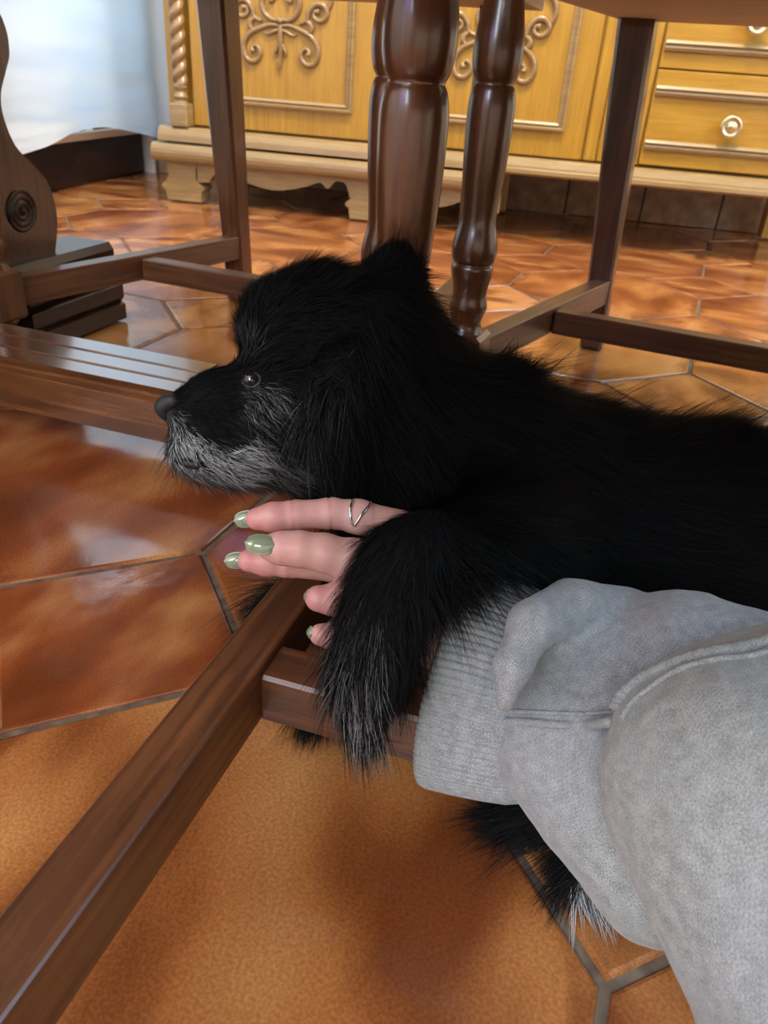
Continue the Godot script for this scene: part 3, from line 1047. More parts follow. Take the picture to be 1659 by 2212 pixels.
# ================================================================ smooth bodies: tapered capsules joined by a smooth minimum, meshed as surface nets
class Blob:
	var a := PackedVector3Array()
	var ba := PackedVector3Array()
	var il := PackedFloat32Array()
	var ra := PackedFloat32Array()
	var dr := PackedFloat32Array()
	var kk := PackedFloat32Array()

	func cone(p: Vector3, r0: float, q: Vector3, r1: float, k: float) -> void:
		a.append(p)
		ba.append(q - p)
		il.append(1.0 / maxf((q - p).length_squared(), 1e-9))
		ra.append(r0)
		dr.append(r1 - r0)
		kk.append(k)

	func one(i: int, p: Vector3) -> float:
		var pa := p - a[i]
		var t := clampf(pa.dot(ba[i]) * il[i], 0.0, 1.0)
		return (pa - ba[i] * t).length() - ra[i] - dr[i] * t

	func dist(p: Vector3, which: PackedInt32Array) -> float:
		var d := 1e3
		for i in which:
			var pa := p - a[i]
			var t := clampf(pa.dot(ba[i]) * il[i], 0.0, 1.0)
			var e := (pa - ba[i] * t).length() - ra[i] - dr[i] * t
			var k := kk[i]
			var h := maxf(k - absf(d - e), 0.0) / k
			d = minf(d, e) - h * h * k * 0.25
		return d

	func all() -> PackedInt32Array:
		return PackedInt32Array(range(a.size()))

	func grad(p: Vector3, e := 0.0008) -> Vector3:
		var w := all()
		return Vector3(dist(p + Vector3(e, 0, 0), w) - dist(p - Vector3(e, 0, 0), w), dist(p + Vector3(0, e, 0), w) - dist(p - Vector3(0, e, 0), w), dist(p + Vector3(0, 0, e), w) - dist(p - Vector3(0, 0, e), w)).normalized()

	func trace(o: Vector3, d: Vector3) -> Vector3:
		var w := all()
		var t := 0.05
		for i in 120:
			var e := dist(o + d * t, w)
			if e < 0.00015:
				break
			t += e * 0.8
		return o + d * t

	# [vertices, normals, indices]
	func net(cell: float) -> Array:
		var lo := Vector3.ONE * 1e3
		var hi := Vector3.ONE * -1e3
		for i in a.size():
			for e in 2:
				var p := a[i] + ba[i] * e
				var r := ra[i] + dr[i] * e + cell * 3.0
				lo = lo.min(p - Vector3.ONE * r)
				hi = hi.max(p + Vector3.ONE * r)
		var B := 6
		var nb := Vector3i(((hi - lo) / (cell * B)).ceil()) + Vector3i.ONE
		var n := nb * B
		var val := PackedFloat32Array()
		val.resize(n.x * n.y * n.z)
		var sy := n.x
		var sz := n.x * n.y
		var half := cell * B * 0.87
		var active := []
		for bz in nb.z:
			for by in nb.y:
				for bx in nb.x:
					var c := lo + Vector3(bx + 0.5, by + 0.5, bz + 0.5) * (cell * B)
					var ds := PackedFloat32Array()
					var best := 1e3
					for i in a.size():
						var e := one(i, c)
						ds.append(e)
						best = minf(best, e)
					var which := PackedInt32Array()
					for i in a.size():
						if ds[i] < best + 2.0 * half + kk[i]:
							which.append(i)
					var d := dist(c, which)
					var x0 := bx * B
					var y0 := by * B
					var z0 := bz * B
					if absf(d) > half + cell * 2.0:
						for k in range(z0, z0 + B):
							for j in range(y0, y0 + B):
								for i in range(x0, x0 + B):
									val[i + j * sy + k * sz] = d
					else:
						active.append(Vector3i(x0, y0, z0))
						for k in range(z0, z0 + B):
							for j in range(y0, y0 + B):
								for i in range(x0, x0 + B):
									val[i + j * sy + k * sz] = dist(lo + Vector3(i, j, k) * cell, which)
		var vid := {}
		var vs := PackedVector3Array()
		var corner := [0, 1, sy, sy + 1, sz, sz + 1, sz + sy, sz + sy + 1]
		var cpos := [Vector3(0, 0, 0), Vector3(1, 0, 0), Vector3(0, 1, 0), Vector3(1, 1, 0), Vector3(0, 0, 1), Vector3(1, 0, 1), Vector3(0, 1, 1), Vector3(1, 1, 1)]
		var edges := [[0, 1], [2, 3], [4, 5], [6, 7], [0, 2], [1, 3], [4, 6], [5, 7], [0, 4], [1, 5], [2, 6], [3, 7]]
		for blk in active:
			for k in range(blk.z, mini(blk.z + B, n.z - 1)):
				for j in range(blk.y, mini(blk.y + B, n.y - 1)):
					for i in range(blk.x, mini(blk.x + B, n.x - 1)):
						var id: int = i + j * sy + k * sz
						var neg := 0
						for c in 8:
							if val[id + corner[c]] < 0.0:
								neg += 1
						if neg == 0 or neg == 8:
							continue
						var s := Vector3.ZERO
						var m := 0
						for e in edges:
							var va := val[id + corner[e[0]]]
							var vb := val[id + corner[e[1]]]
							if (va < 0.0) != (vb < 0.0):
								s += cpos[e[0]].lerp(cpos[e[1]], va / (va - vb))
								m += 1
						vid[id] = vs.size()
						vs.append(lo + (Vector3(i, j, k) + s / m) * cell)
		var idx := PackedInt32Array()
		var step := [1, sy, sz]
		for id in vid:
			var inside: bool = val[id] < 0.0
			for ax in 3:
				if (val[id + step[ax]] < 0.0) == inside:
					continue
				var u: int = step[(ax + 1) % 3]
				var v: int = step[(ax + 2) % 3]
				if not (vid.has(id - u) and vid.has(id - v) and vid.has(id - u - v)):
					continue
				var q := [vid[id], vid[id - u], vid[id - u - v], vid[id - v]]
				if not inside:
					q.reverse()
				idx.append_array(PackedInt32Array([q[0], q[2], q[1], q[0], q[3], q[2]]))
		var ns := PackedVector3Array()
		ns.resize(vs.size())
		for t in range(0, idx.size(), 3):
			var f := (vs[idx[t + 2]] - vs[idx[t]]).cross(vs[idx[t + 1]] - vs[idx[t]])
			for e in 3:
				ns[idx[t + e]] += f
		for i in ns.size():
			ns[i] = ns[i].normalized()
		return [vs, ns, idx]

func net_mesh(arr: Array, colors := PackedColorArray()) -> ArrayMesh:
	var s := []
	s.resize(Mesh.ARRAY_MAX)
	s[Mesh.ARRAY_VERTEX] = arr[0]
	s[Mesh.ARRAY_NORMAL] = arr[1]
	s[Mesh.ARRAY_INDEX] = arr[2]
	if colors.size():
		s[Mesh.ARRAY_COLOR] = colors
	var m := ArrayMesh.new()
	m.add_surface_from_arrays(Mesh.PRIMITIVE_TRIANGLES, s)
	return m

# a chain of [px, py, depth, radius in px] joined into blob b
func chain(b: Blob, pts: Array, k: float) -> void:
	for i in pts.size() - 1:
		var p: Array = pts[i]
		var q: Array = pts[i + 1]
		b.cone(at(p[0], p[1], p[2]), p[3] * p[2] / F, at(q[0], q[1], q[2]), q[3] * q[2] / F, k)

# ================================================================ dog
# [px, py, reach px, dir x, dir y, towards camera, length m, grey, lift]
var coat := [
	[430, 830, 60, 1.0, -0.5, 0.1, 0.005, 0.0, 0.12],
	[455, 895, 60, 1.0, 0.1, 0.2, 0.007, 0.04, 0.12],
	[365, 930, 40, 0.5, 0.9, 0.3, 0.007, 0.5, 0.2],
	[400, 970, 45, 0.6, 0.8, 0.3, 0.009, 0.75, 0.3],
	[440, 1012, 45, 0.8, 0.5, 0.2, 0.011, 0.7, 0.35],
	[520, 985, 45, 1.0, 0.25, 0.2, 0.016, 0.75, 0.25],
	[600, 1010, 50, 1.0, 0.35, 0.2, 0.016, 0.4, 0.25],
	[500, 925, 40, 0.9, 0.5, 0.2, 0.012, 0.12, 0.2],
	[565, 880, 45, 0.7, 0.6, 0.2, 0.011, 0.36, 0.25],
	[620, 930, 60, 0.8, 0.6, 0.2, 0.014, 0.16, 0.25],
	[540, 745, 40, 0.1, -1.0, 0.3, 0.010, 0.26, 0.3],
	[575, 780, 40, 0.8, -0.3, 0.3, 0.010, 0.08, 0.25],
	[560, 650, 60, 0.6, -0.8, 0.1, 0.01, 0.0, 0.35],
	[680, 600, 80, 0.9, -0.55, 0.0, 0.013, 0.0, 0.45],
	[650, 740, 80, 0.8, 0.2, 0.1, 0.012, 0.0, 0.2],
	[850, 545, 60, 0.2, -0.8, 0.1, 0.008, 0.0, 0.3],
	[912, 620, 50, 1.0, -0.1, 0.0, 0.01, 0.0, 0.6],
	[800, 680, 60, 0.3, 0.9, 0.2, 0.028, 0.05, 0.25],
	[700, 850, 50, -0.2, 1.0, 0.3, 0.03, 0.2, 0.25],
	[686, 830, 18, -0.1, 1.0, 0.3, 0.016, 0.5, 0.2],
	[690, 920, 18, 0.15, 1.0, 0.3, 0.016, 0.42, 0.2],
	[770, 772, 20, -0.8, 0.3, 0.3, 0.016, 0.2, 0.2],
	[760, 900, 60, 0.1, 1.0, 0.3, 0.034, 0.10, 0.25],
	[720, 980, 50, 0.3, 1.0, 0.3, 0.034, 0.10, 0.25],
	[860, 950, 90, 0.6, 0.9, 0.2, 0.04, 0.03, 0.25],
	[660, 1040, 40, 0.4, 0.6, 0.1, 0.02, 0.05, 0.3],
	[980, 700, 80, 0.9, 0.3, 0.0, 0.016, 0.0, 0.3],
	[1130, 790, 70, 0.4, -0.8, 0.0, 0.02, 0.0, 0.55],
	[1350, 870, 140, 0.75, -0.5, 0.0, 0.02, 0.0, 0.5],
	[1600, 920, 140, 0.8, -0.5, 0.0, 0.022, 0.0, 0.55],
	[1150, 960, 140, 0.9, 0.5, 0.1, 0.04, 0.0, 0.2],
	[1450, 1100, 180, 1.0, 0.2, 0.1, 0.04, 0.0, 0.2],
	[900, 1140, 60, -0.4, 0.9, 0.2, 0.008, 0.0, 0.2],
	[840, 1230, 55, -0.5, 0.9, 0.3, 0.01, 0.05, 0.25],
	[900, 1300, 60, 0.1, 1.0, 0.3, 0.016, 0.10, 0.25],
	[770, 1330, 50, -0.3, 1.0, 0.3, 0.016, 0.24, 0.25],
	[735, 1420, 45, -0.15, 1.0, 0.2, 0.017, 0.3, 0.25],
	[800, 1430, 45, 0.05, 1.0, 0.2, 0.018, 0.32, 0.25],
	[870, 1420, 50, 0.05, 1.0, 0.2, 0.015, 0.12, 0.25],
	[780, 1510, 50, 0.12, 1.0, 0.1, 0.019, 0.42, 0.2],
	[1020, 1180, 60, 1.0, 0.12, 0.2, 0.042, 0.14, 0.3],
	[960, 1240, 60, 0.7, 0.5, 0.3, 0.03, 0.12, 0.3],
	[1100, 1150, 60, 1.0, 0.1, 0.1, 0.04, 0.05, 0.3],
	[660, 1540, 60, -0.25, 1.0, 0.1, 0.02, 0.04, 0.3],
	[620, 1290, 60, -0.8, 0.75, 0.0, 0.04, 0.02, 0.4],
	[1120, 1760, 70, -1.0, 0.4, 0.0, 0.034, 0.06, 0.3],
	[1190, 1900, 40, -0.5, 0.6, 0.1, 0.014, 0.05, 0.4],
	[1250, 1960, 40, 0.4, 0.8, 0.2, 0.02, 0.85, 0.3],
]

func coat_at(px: float, py: float) -> Array:
	# [direction in camera axes, length, grey, lift]
	var d := Vector3.ZERO
	var l := 0.0
	var g := 0.0
	var f := 0.0
	var ws := 0.0
	for c in coat:
		var dx: float = px - c[0]
		var dy: float = py - c[1]
		var r: float = (dx * dx + dy * dy) / (c[2] * c[2])
		if r > 16.0:
			continue
		var w := 1.0 / (0.04 + r * r)
		d += Vector3(c[3], -c[4], c[5]).normalized() * w
		l += c[6] * w
		g += c[7] * w
		f += c[8] * w
		ws += w
	if ws <= 0.0:
		return [Vector3(1, -0.2, 0), 0.03, 0.0, 0.25]
	return [d.normalized(), l / ws, g / ws, f / ws]

func grey_of(px: float, py: float) -> float:
	# sharper than the flow: the grey patches of an old dog's face and paws
	var g := 0.0
	var ws := 0.0
	for c in coat:
		var dx: float = px - c[0]
		var dy: float = py - c[1]
		var r: float = (dx * dx + dy * dy) / (c[2] * c[2])
		if r > 16.0:
			continue
		var w := 1.0 / (0.02 + r * r * r)
		g += c[7] * w
		ws += w
	return g / ws if ws > 0.0 else 0.0

func dog_blob() -> Blob:
	var b := Blob.new()
	var k := 0.018
	# head
	chain(b, [[655, 730, 0.450, 122], [790, 770, 0.458, 165]], k)
	chain(b, [[605, 695, 0.447, 78], [700, 665, 0.452, 88]], k)
	chain(b, [[590, 852, 0.438, 92], [470, 868, 0.430, 60], [382, 884, 0.427, 36]], 0.012)
	chain(b, [[620, 955, 0.440, 82], [500, 968, 0.432, 58], [405, 970, 0.427, 42]], 0.012)
	chain(b, [[430, 985, 0.428, 38], [520, 1000, 0.434, 40]], 0.010)
	chain(b, [[640, 900, 0.430, 105], [720, 900, 0.44, 130]], k)
	chain(b, [[560, 775, 0.424, 34], [600, 760, 0.428, 45]], 0.010)
	# ears: the raised root and the flap that falls beside the cheek
	chain(b, [[845, 700, 0.452, 75], [850, 592, 0.452, 62]], 0.014)
	chain(b, [[830, 760, 0.418, 52], [735, 800, 0.405, 46], [722, 880, 0.402, 40], [738, 965, 0.404, 22]], 0.008)
	# neck, chest, trunk
	chain(b, [[790, 835, 0.462, 162], [1000, 1005, 0.490, 203], [1250, 1122, 0.52, 214], [1500, 1172, 0.53, 230], [1720, 1240, 0.545, 230]], 0.03)
	chain(b, [[760, 930, 0.45, 130], [900, 1080, 0.455, 150], [960, 1180, 0.46, 130]], 0.03)
	# the near foreleg: over the wrist, paw hanging down
	chain(b, [[1110, 1130, 0.430, 105], [1010, 1160, 0.350, 74], [930, 1175, 0.322, 66], [868, 1205, 0.314, 72], [838, 1280, 0.310, 78], [820, 1370, 0.309, 74], [800, 1440, 0.310, 66]], 0.010)
	for toe in [[745, 1430, 738, 1492, 24], [775, 1455, 772, 1552, 24], [806, 1460, 806, 1545, 23], [856, 1430, 864, 1475, 24]]:
		chain(b, [[800, 1395, 0.309, 50], [toe[0], toe[1], 0.306, toe[4] + 6], [toe[2], toe[3], 0.307, toe[4]]], 0.006)
	# the other foreleg on the floor
	chain(b, [[900, 1230, 0.45, 70], [760, 1300, 0.462, 46], [650, 1290, 0.49, 34], [600, 1285, 0.505, 24]], 0.012)
	chain(b, [[900, 1330, 0.43, 60], [760, 1480, 0.428, 44], [672, 1535, 0.432, 30]], 0.012)
	# hind leg folded beside the trunk
	chain(b, [[1500, 1280, 0.50, 110], [1330, 1560, 0.44, 80], [1210, 1750, 0.392, 48], [1130, 1752, 0.386, 28]], 0.015)
	chain(b, [[1330, 1700, 0.40, 60], [1270, 1900, 0.362, 38], [1215, 1915, 0.356, 26]], 0.012)
	return b

func build_dog() -> void:
	var b := dog_blob()
	var arr := b.net(0.0042)
	var vs: PackedVector3Array = arr[0]
	var ns: PackedVector3Array = arr[1]
	var idx: PackedInt32Array = arr[2]
	var cols := PackedColorArray()
	cols.resize(vs.size())
	for i in vs.size():
		var p := pix(vs[i])
		var g := grey_of(p.x, p.y)
		var v := 0.006 + 0.09 * g * g
		cols[i] = Color(v, v, v * 1.02)
		if vs[i].y < 0.001:
			vs[i].y = 0.001
	arr[0] = vs
	var dog := put("dog", net_mesh(arr, cols), M.hide, self)
	tag(dog, "small black long-haired dog with a greying muzzle lying under the chair", "dog")
	build_fur(dog, vs, ns, idx)
	# nose
	var nb := Blob.new()
	chain(nb, [[360, 868, 0.421, 14], [358, 872, 0.430, 14]], 0.004)
	chain(nb, [[348, 882, 0.421, 13], [348, 882, 0.431, 13]], 0.006)
	chain(nb, [[356, 898, 0.423, 9], [356, 898, 0.429, 9]], 0.004)
	chain(nb, [[374, 866, 0.418, 12], [376, 868, 0.432, 12]], 0.006)
	put("nose", net_mesh(nb.net(0.0007)), M.nose, dog)
	# eye, set on the hide
	var dir := (at(545, 822, 1.0) - EYE).normalized()
	var hit := b.trace(EYE, dir)
	var sp := SphereMesh.new()
	sp.radius = 0.0056
	sp.height = 0.0112
	put("eye", sp, M.eye, dog, Transform3D(Basis(), hit + dir * 0.0036))
	var lid := begin()
	var ring := []
	var thick := []
	var en := b.grad(hit)
	var ex := en.cross(Vector3.UP).normalized()
	var ey := ex.cross(en)
	for i in 25:
		var a := TAU * i / 24.0
		ring.append(hit + en * 0.0006 + (ex * cos(a) * 0.0056 + ey * sin(a) * 0.0042))
		thick.append(0.0011)
	add_sweep(lid, ring, thick, 8)
	put("eyelid", finish(lid), M.mouth, dog)
	# lip line
	var st := begin()
	var path := []
	var rad := []
	for q in [[368, 978, 1.0], [385, 990, 3.5], [405, 996, 6.5], [425, 1000, 7.0], [440, 1001, 4.0]]:
		var h := b.trace(EYE, (at(q[0], q[1], 1.0) - EYE).normalized())
		path.append(h + b.grad(h) * 0.0026)
		rad.append(q[2] * 1.45 * 0.43 / F)
	add_sweep(st, path, rad, 8)
	put("mouth", finish(st), M.mouth, dog)
	# whiskers
	st = begin()
	var rg := RandomNumberGenerator.new()
	rg.seed = 12
	for k in 34:
		var wx := rg.randf_range(365, 450)
		var wy := rg.randf_range(935, 1015)
		var h := b.trace(EYE, (at(wx, wy, 1.0) - EYE).normalized())
		var d := cam_basis * Vector3(rg.randf_range(-0.9, -0.1), rg.randf_range(-1.0, -0.4), rg.randf_range(0.0, 0.5)).normalized()
		var l := rg.randf_range(0.012, 0.026)
		add_sweep(st, [h, h + d * l * 0.5, h + d * l + cam_basis * Vector3(0.1, -0.25, 0) * l], [0.00012, 0.0001, 0.00004], 3)
	put("whiskers", finish(st), M.mouth, dog).set_meta("kind", "stuff")

func build_fur(dog: Node, vs: PackedVector3Array, ns: PackedVector3Array, idx: PackedInt32Array) -> void:
	var rg := RandomNumberGenerator.new()
	rg.seed = 99
	var V := PackedVector3Array()
	var N := PackedVector3Array()
	var C := PackedColorArray()
	var I := PackedInt32Array()
	var inv := cam_basis.inverse()
	var clump := 0
	var tris := idx.size() / 3
	# clumps in proportion to area: walk the triangles, carrying the remainder
	var want := 0.0
	for t in tris:
		var a := vs[idx[t * 3]]
		var b := vs[idx[t * 3 + 1]]
		var c := vs[idx[t * 3 + 2]]
		var area := (b - a).cross(c - a).length() * 0.5
		var mid := (a + b + c) / 3.0
		var p := pix(mid)
		if p.x > 1800.0:
			continue
		var nrm := (ns[idx[t * 3]] + ns[idx[t * 3 + 1]] + ns[idx[t * 3 + 2]]).normalized()
		var facing := nrm.dot((EYE - mid).normalized())
		# the coat is thinner where it lies against floor and table
		var per := 150000.0 if facing > -0.35 else 30000.0
		if p.x < 700.0 and p.y < 1060.0:
			per *= 2.6
		if p.z < 0.36 and p.y > 1050.0 and p.y < 1620.0:
			per *= 2.0
		want += area * per
		while want >= 1.0:
			want -= 1.0
			clump += 1
			var u := rg.randf()
			var v := rg.randf()
			if u + v > 1.0:
				u = 1.0 - u
				v = 1.0 - v
			var root := a + (b - a) * u + (c - a) * v
			var q := pix(root)
			if q.x < 372.0 and q.y > 850.0 and q.y < 912.0:
				continue   # nose leather
			if Vector2((q.x - 414.0) / 34.0, (q.y - 996.0) / 8.0).length() < 1.0 and q.z < 0.44:
				continue   # lips
			if Vector2(q.x - 546.0, (q.y - 824.0)).length() < 11.0:
				continue   # eye
			var h := coat_at(q.x, q.y)
			var flow: Vector3 = cam_basis * (h[0] as Vector3)
			flow = (flow - nrm * flow.dot(nrm)).normalized()
			var jit := Vector3(rg.randfn(), rg.randfn(), rg.randfn()) * 0.22
			var dir: Vector3 = (flow + nrm * (h[3] as float) + jit).normalized()
			var ln: float = h[1] * rg.randf_range(0.6, 1.25)
			if rg.randf() < 0.09 and q.y < 1000.0 and q.x > 640.0:
				ln *= 1.9
			var g := grey_of(q.x, q.y)
			var spread: float = 0.0008 + ln * 0.05
			var tip := root + dir * ln
			# hair falls with its own weight and follows the flow
			tip += (flow * 0.25 + Vector3(0, -0.12, 0)) * ln
			var count := 7
			for s in count:
				var off := Vector3(rg.randfn(), rg.randfn(), rg.randfn()) * spread
				off -= nrm * off.dot(nrm)
				var r0 := root + off - nrm * 0.0004
				var t0 := tip + off * 0.35 + Vector3(rg.randfn(), rg.randfn(), rg.randfn()) * ln * 0.06
				t0 = r0 + (t0 - r0) * rg.randf_range(0.75, 1.1)
				if t0.y < 0.0012:
					t0.y = 0.0012
				var m0 := r0.lerp(t0, 0.5) + nrm * ln * 0.07
				var side := (t0 - r0).cross(nrm).normalized() * rg.randf_range(0.00010, 0.00019)
				var lum := 0.0075
				if rg.randf() < g * 0.95 + 0.002:
					lum = lerpf(0.016, rg.randf_range(0.12, 0.5), smoothstep(0.06, 0.7, g))
				else:
					lum = rg.randf_range(0.004, 0.012)
				var col := Color(lum, lum * 0.985, lum * 0.96)
				var i0 := V.size()
				V.append(r0 - side); V.append(r0 + side)
				V.append(m0 - side * 0.8); V.append(m0 + side * 0.8)
				V.append(t0)
				var hn := (nrm + dir * 0.2).normalized()
				for e in 5:
					N.append(hn)
					C.append(col)
				I.append_array(PackedInt32Array([i0, i0 + 2, i0 + 1, i0 + 1, i0 + 2, i0 + 3, i0 + 2, i0 + 4, i0 + 3]))
	var s := []
	s.resize(Mesh.ARRAY_MAX)
	s[Mesh.ARRAY_VERTEX] = V
	s[Mesh.ARRAY_NORMAL] = N
	s[Mesh.ARRAY_COLOR] = C
	s[Mesh.ARRAY_INDEX] = I
	var m := ArrayMesh.new()
	m.add_surface_from_arrays(Mesh.PRIMITIVE_TRIANGLES, s)
	var o := put("fur", m, M.fur, dog)
	o.set_meta("kind", "stuff")
	print("fur clumps ", clump, " triangles ", I.size() / 3)

# ================================================================ person
func hand_blob() -> Blob:
	var b := Blob.new()
	var k := 0.0045
	# palm and wrist
	chain(b, [[1180, 1500, 0.372, 100], [1010, 1370, 0.374, 88]], 0.01)
	chain(b, [[1010, 1340, 0.374, 70], [872, 1160, 0.367, 42]], 0.012)
	chain(b, [[1010, 1350, 0.374, 70], [855, 1235, 0.371, 42]], 0.012)
	chain(b, [[1010, 1370, 0.374, 70], [845, 1305, 0.372, 40]], 0.012)
	chain(b, [[1010, 1390, 0.374, 65], [850, 1372, 0.371, 34]], 0.012)
	# index finger
	chain(b, [[880, 1140, 0.366, 36], [775, 1116, 0.361, 34], [718, 1109, 0.359, 33]], k)
	chain(b, [[712, 1109, 0.359, 32.5], [640, 1112, 0.356, 31]], 0.003)
	chain(b, [[632, 1113, 0.356, 31], [590, 1117, 0.354, 30.5], [556, 1121, 0.353, 25]], 0.003)
	# middle finger, behind the thumb
	chain(b, [[850, 1240, 0.369, 36], [730, 1228, 0.366, 31]], k)
	chain(b, [[722, 1227, 0.366, 30], [625, 1218, 0.362, 29]], 0.003)
	chain(b, [[618, 1217, 0.362, 29], [575, 1214, 0.36, 29], [538, 1211, 0.358, 25]], 0.003)
	# ring finger and little finger, curled
	chain(b, [[850, 1310, 0.371, 34], [780, 1312, 0.360, 31]], k)
	chain(b, [[780, 1312, 0.360, 31], [720, 1297, 0.350, 31], [688, 1293, 0.348, 29]], 0.003)
	chain(b, [[850, 1375, 0.370, 30], [785, 1380, 0.358, 27]], k)
	chain(b, [[785, 1380, 0.358, 27], [720, 1374, 0.349, 27], [692, 1371, 0.347, 24]], 0.003)
	# thumb
	chain(b, [[950, 1350, 0.366, 66], [850, 1265, 0.352, 60], [765, 1212, 0.345, 45]], 0.012)
	chain(b, [[765, 1212, 0.345, 45], [700, 1194, 0.342, 39], [648, 1186, 0.340, 37]], 0.004)
	chain(b, [[644, 1186, 0.340, 36.5], [605, 1184, 0.339, 33], [578, 1182, 0.339, 24]], 0.004)
	return b

func nail_mesh(len: float, wid: float, arch: float, tipn: float) -> ArrayMesh:
	# plate along +x (tip), across z, domed along y; closed underneath
	var st := begin()
	for sgn in [1.0, 0.55]:
		var rows := []
		for i in 15:
			var f := i / 14.0
			var x := (f - 0.5) * len
			var w := wid * 0.5 * sqrt(maxf(0.0, 1.0 - pow(absf(f - 0.42) / (0.58 if f > 0.42 else 0.46), 2.6)))
			var r := PackedVector3Array()
			for j in 11:
				var a := (j / 10.0 - 0.5) * 2.0
				r.append(Vector3(x, (arch * (1.0 - a * a) - arch + tipn * (1.0 - pow(2.0 * f - 1.0, 2.0))) * sgn - (0.0 if sgn == 1.0 else 0.0004) + 0.0002, w * a))
			rows.append(r)
		add_grid(st, rows, false, sgn != 1.0)
	return finish(st)

func cam_dir(x: float, y: float, z: float) -> Vector3:
	# image right, image down, towards the camera
	return (cam_basis * Vector3(x, -y, z)).normalized()

func build_person() -> void:
	var hb := hand_blob()
	var arr := hb.net(0.0011)
	var cols := PackedColorArray()
	var vs: PackedVector3Array = arr[0]
	cols.resize(vs.size())
	var nz := fnl(5, 120.0, 3)
	var base := Color(0.57, 0.325, 0.27)
	var rosy := Color(0.50, 0.20, 0.18)
	for i in vs.size():
		var p := pix(vs[i])
		# finger pads are redder than the back of the thumb and the palm
		var t := clampf((760.0 - p.x) / 260.0, 0.0, 1.0)
		if p.z < 0.346 and p.y > 1140 and p.y < 1240:
			t *= 0.45
		t = clampf(t + 0.28 * nz.get_noise_3dv(vs[i]), 0.0, 1.0)
		if p.y > 1255 and p.x < 760:
			t = clampf(t + 0.4, 0.0, 1.0)
		cols[i] = base.lerp(rosy, t)
	# creases at the finger joints
	for c in [[632, 1112, 1.0], [713, 1110, 1.0], [808, 1122, 0.6], [620, 1217, 0.8]]:
		for i in vs.size():
			var p := pix(vs[i])
			if absf(p.y - c[1]) < 46.0 and p.z > 0.3465:
				var w: float = exp(-pow((p.x - c[0] - 0.08 * (p.y - c[1])) / 3.2, 2.0)) * c[2]
				if w > 0.02:
					vs[i] -= arr[1][i] * 0.0006 * w
					cols[i] = cols[i].lerp(Color(0.42, 0.15, 0.13), 0.5 * w)
	arr[0] = vs
	var person := put("person", net_mesh(arr, cols), M.skin, self)
	tag(person, "arm in a grey sweatshirt reaching in, open hand under the dog's chin", "person")
	# fingernails: [px, py, depth, tip direction, outward direction, length, width]
	for q in [
		[560, 1174, 0.3315, Vector3(-1.0, -0.10, 0.05), Vector3(-0.25, -0.35, 1.0), 0.0130, 0.0092],
		[531, 1122, 0.3560, Vector3(-1.0, 0.12, 0.0), Vector3(-0.15, 0.12, 1.0), 0.0120, 0.0082],
		[509, 1211, 0.3605, Vector3(-1.0, 0.05, 0.0), Vector3(-0.2, 0.05, 1.0), 0.0115, 0.0080],
		[661, 1291, 0.3480, Vector3(-0.35, -0.1, -0.9), Vector3(-1.0, 0.0, 0.45), 0.0085, 0.0080],
		[667, 1368, 0.3470, Vector3(-0.35, -0.1, -0.9), Vector3(-1.0, 0.0, 0.4), 0.0075, 0.0068]]:
		var x := cam_dir(q[3].x, q[3].y, q[3].z)
		var y := cam_dir(q[4].x, q[4].y, q[4].z)
		put("fingernail", nail_mesh(q[5], q[6], 0.0022, 0.0008), M.nail, person, look(x, y, at(q[0], q[1], q[2])))
	build_sleeve(person)
	# ring: two thin bands that meet in a point, worn on the index finger
	var behind := at(776, 1117, 0.3612) + cam_dir(0.05, -0.1, -1.0) * 0.0082
	var st := begin()
	for arm in [[[765, 1135], [759, 1126], [757, 1112], [757, 1098], [760, 1088]], [[765, 1135], [772, 1126], [781, 1112], [790, 1101], [797, 1093]]]:
		var pts := []
		for q in arm:
			var h := hb.trace(EYE, (at(q[0], q[1], 1.0) - EYE).normalized())
			var n := hb.grad(h)
			pts.append(h + n * 0.00035)
		var last: Vector3 = pts[-1]
		pts.append(last + cam_dir(0, -0.55, -1.0) * 0.0035)
		pts.append(behind)
		var path := smooth_path(pts, 5)
		var rr := []
		for i in path.size():
			rr.append(0.00062)
		add_sweep(st, path, rr, 8)
	var ring := put("ring", finish(st), M.silver, self)
	tag(ring, "thin silver ring bent to a V on the index finger", "ring")

func sleeve_blob() -> Blob:
	var b := Blob.new()
	chain(b, [[1190, 1500, 0.350, 215], [1290, 1510, 0.345, 222], [1420, 1665, 0.318, 262]], 0.008)
	chain(b, [[1350, 1320, 0.345, 50], [1235, 1312, 0.322, 58], [1150, 1355, 0.302, 58], [1105, 1440, 0.293, 46], [1092, 1515, 0.292, 24]], 0.004)
	chain(b, [[1230, 1600, 0.318, 165], [1420, 1880, 0.285, 150]], 0.01)
	chain(b, [[1480, 1458, 0.325, 184], [1640, 1530, 0.32, 205]], 0.006)
	chain(b, [[1655, 1725, 0.245, 342], [1830, 2120, 0.215, 345]], 0.004)
	chain(b, [[1640, 1560, 0.262, 200], [1800, 1500, 0.25, 180]], 0.012)
	return b

var cloth_big := fnl(15, 14.0, 2)
var cloth_small := fnl(16, 60.0, 2)

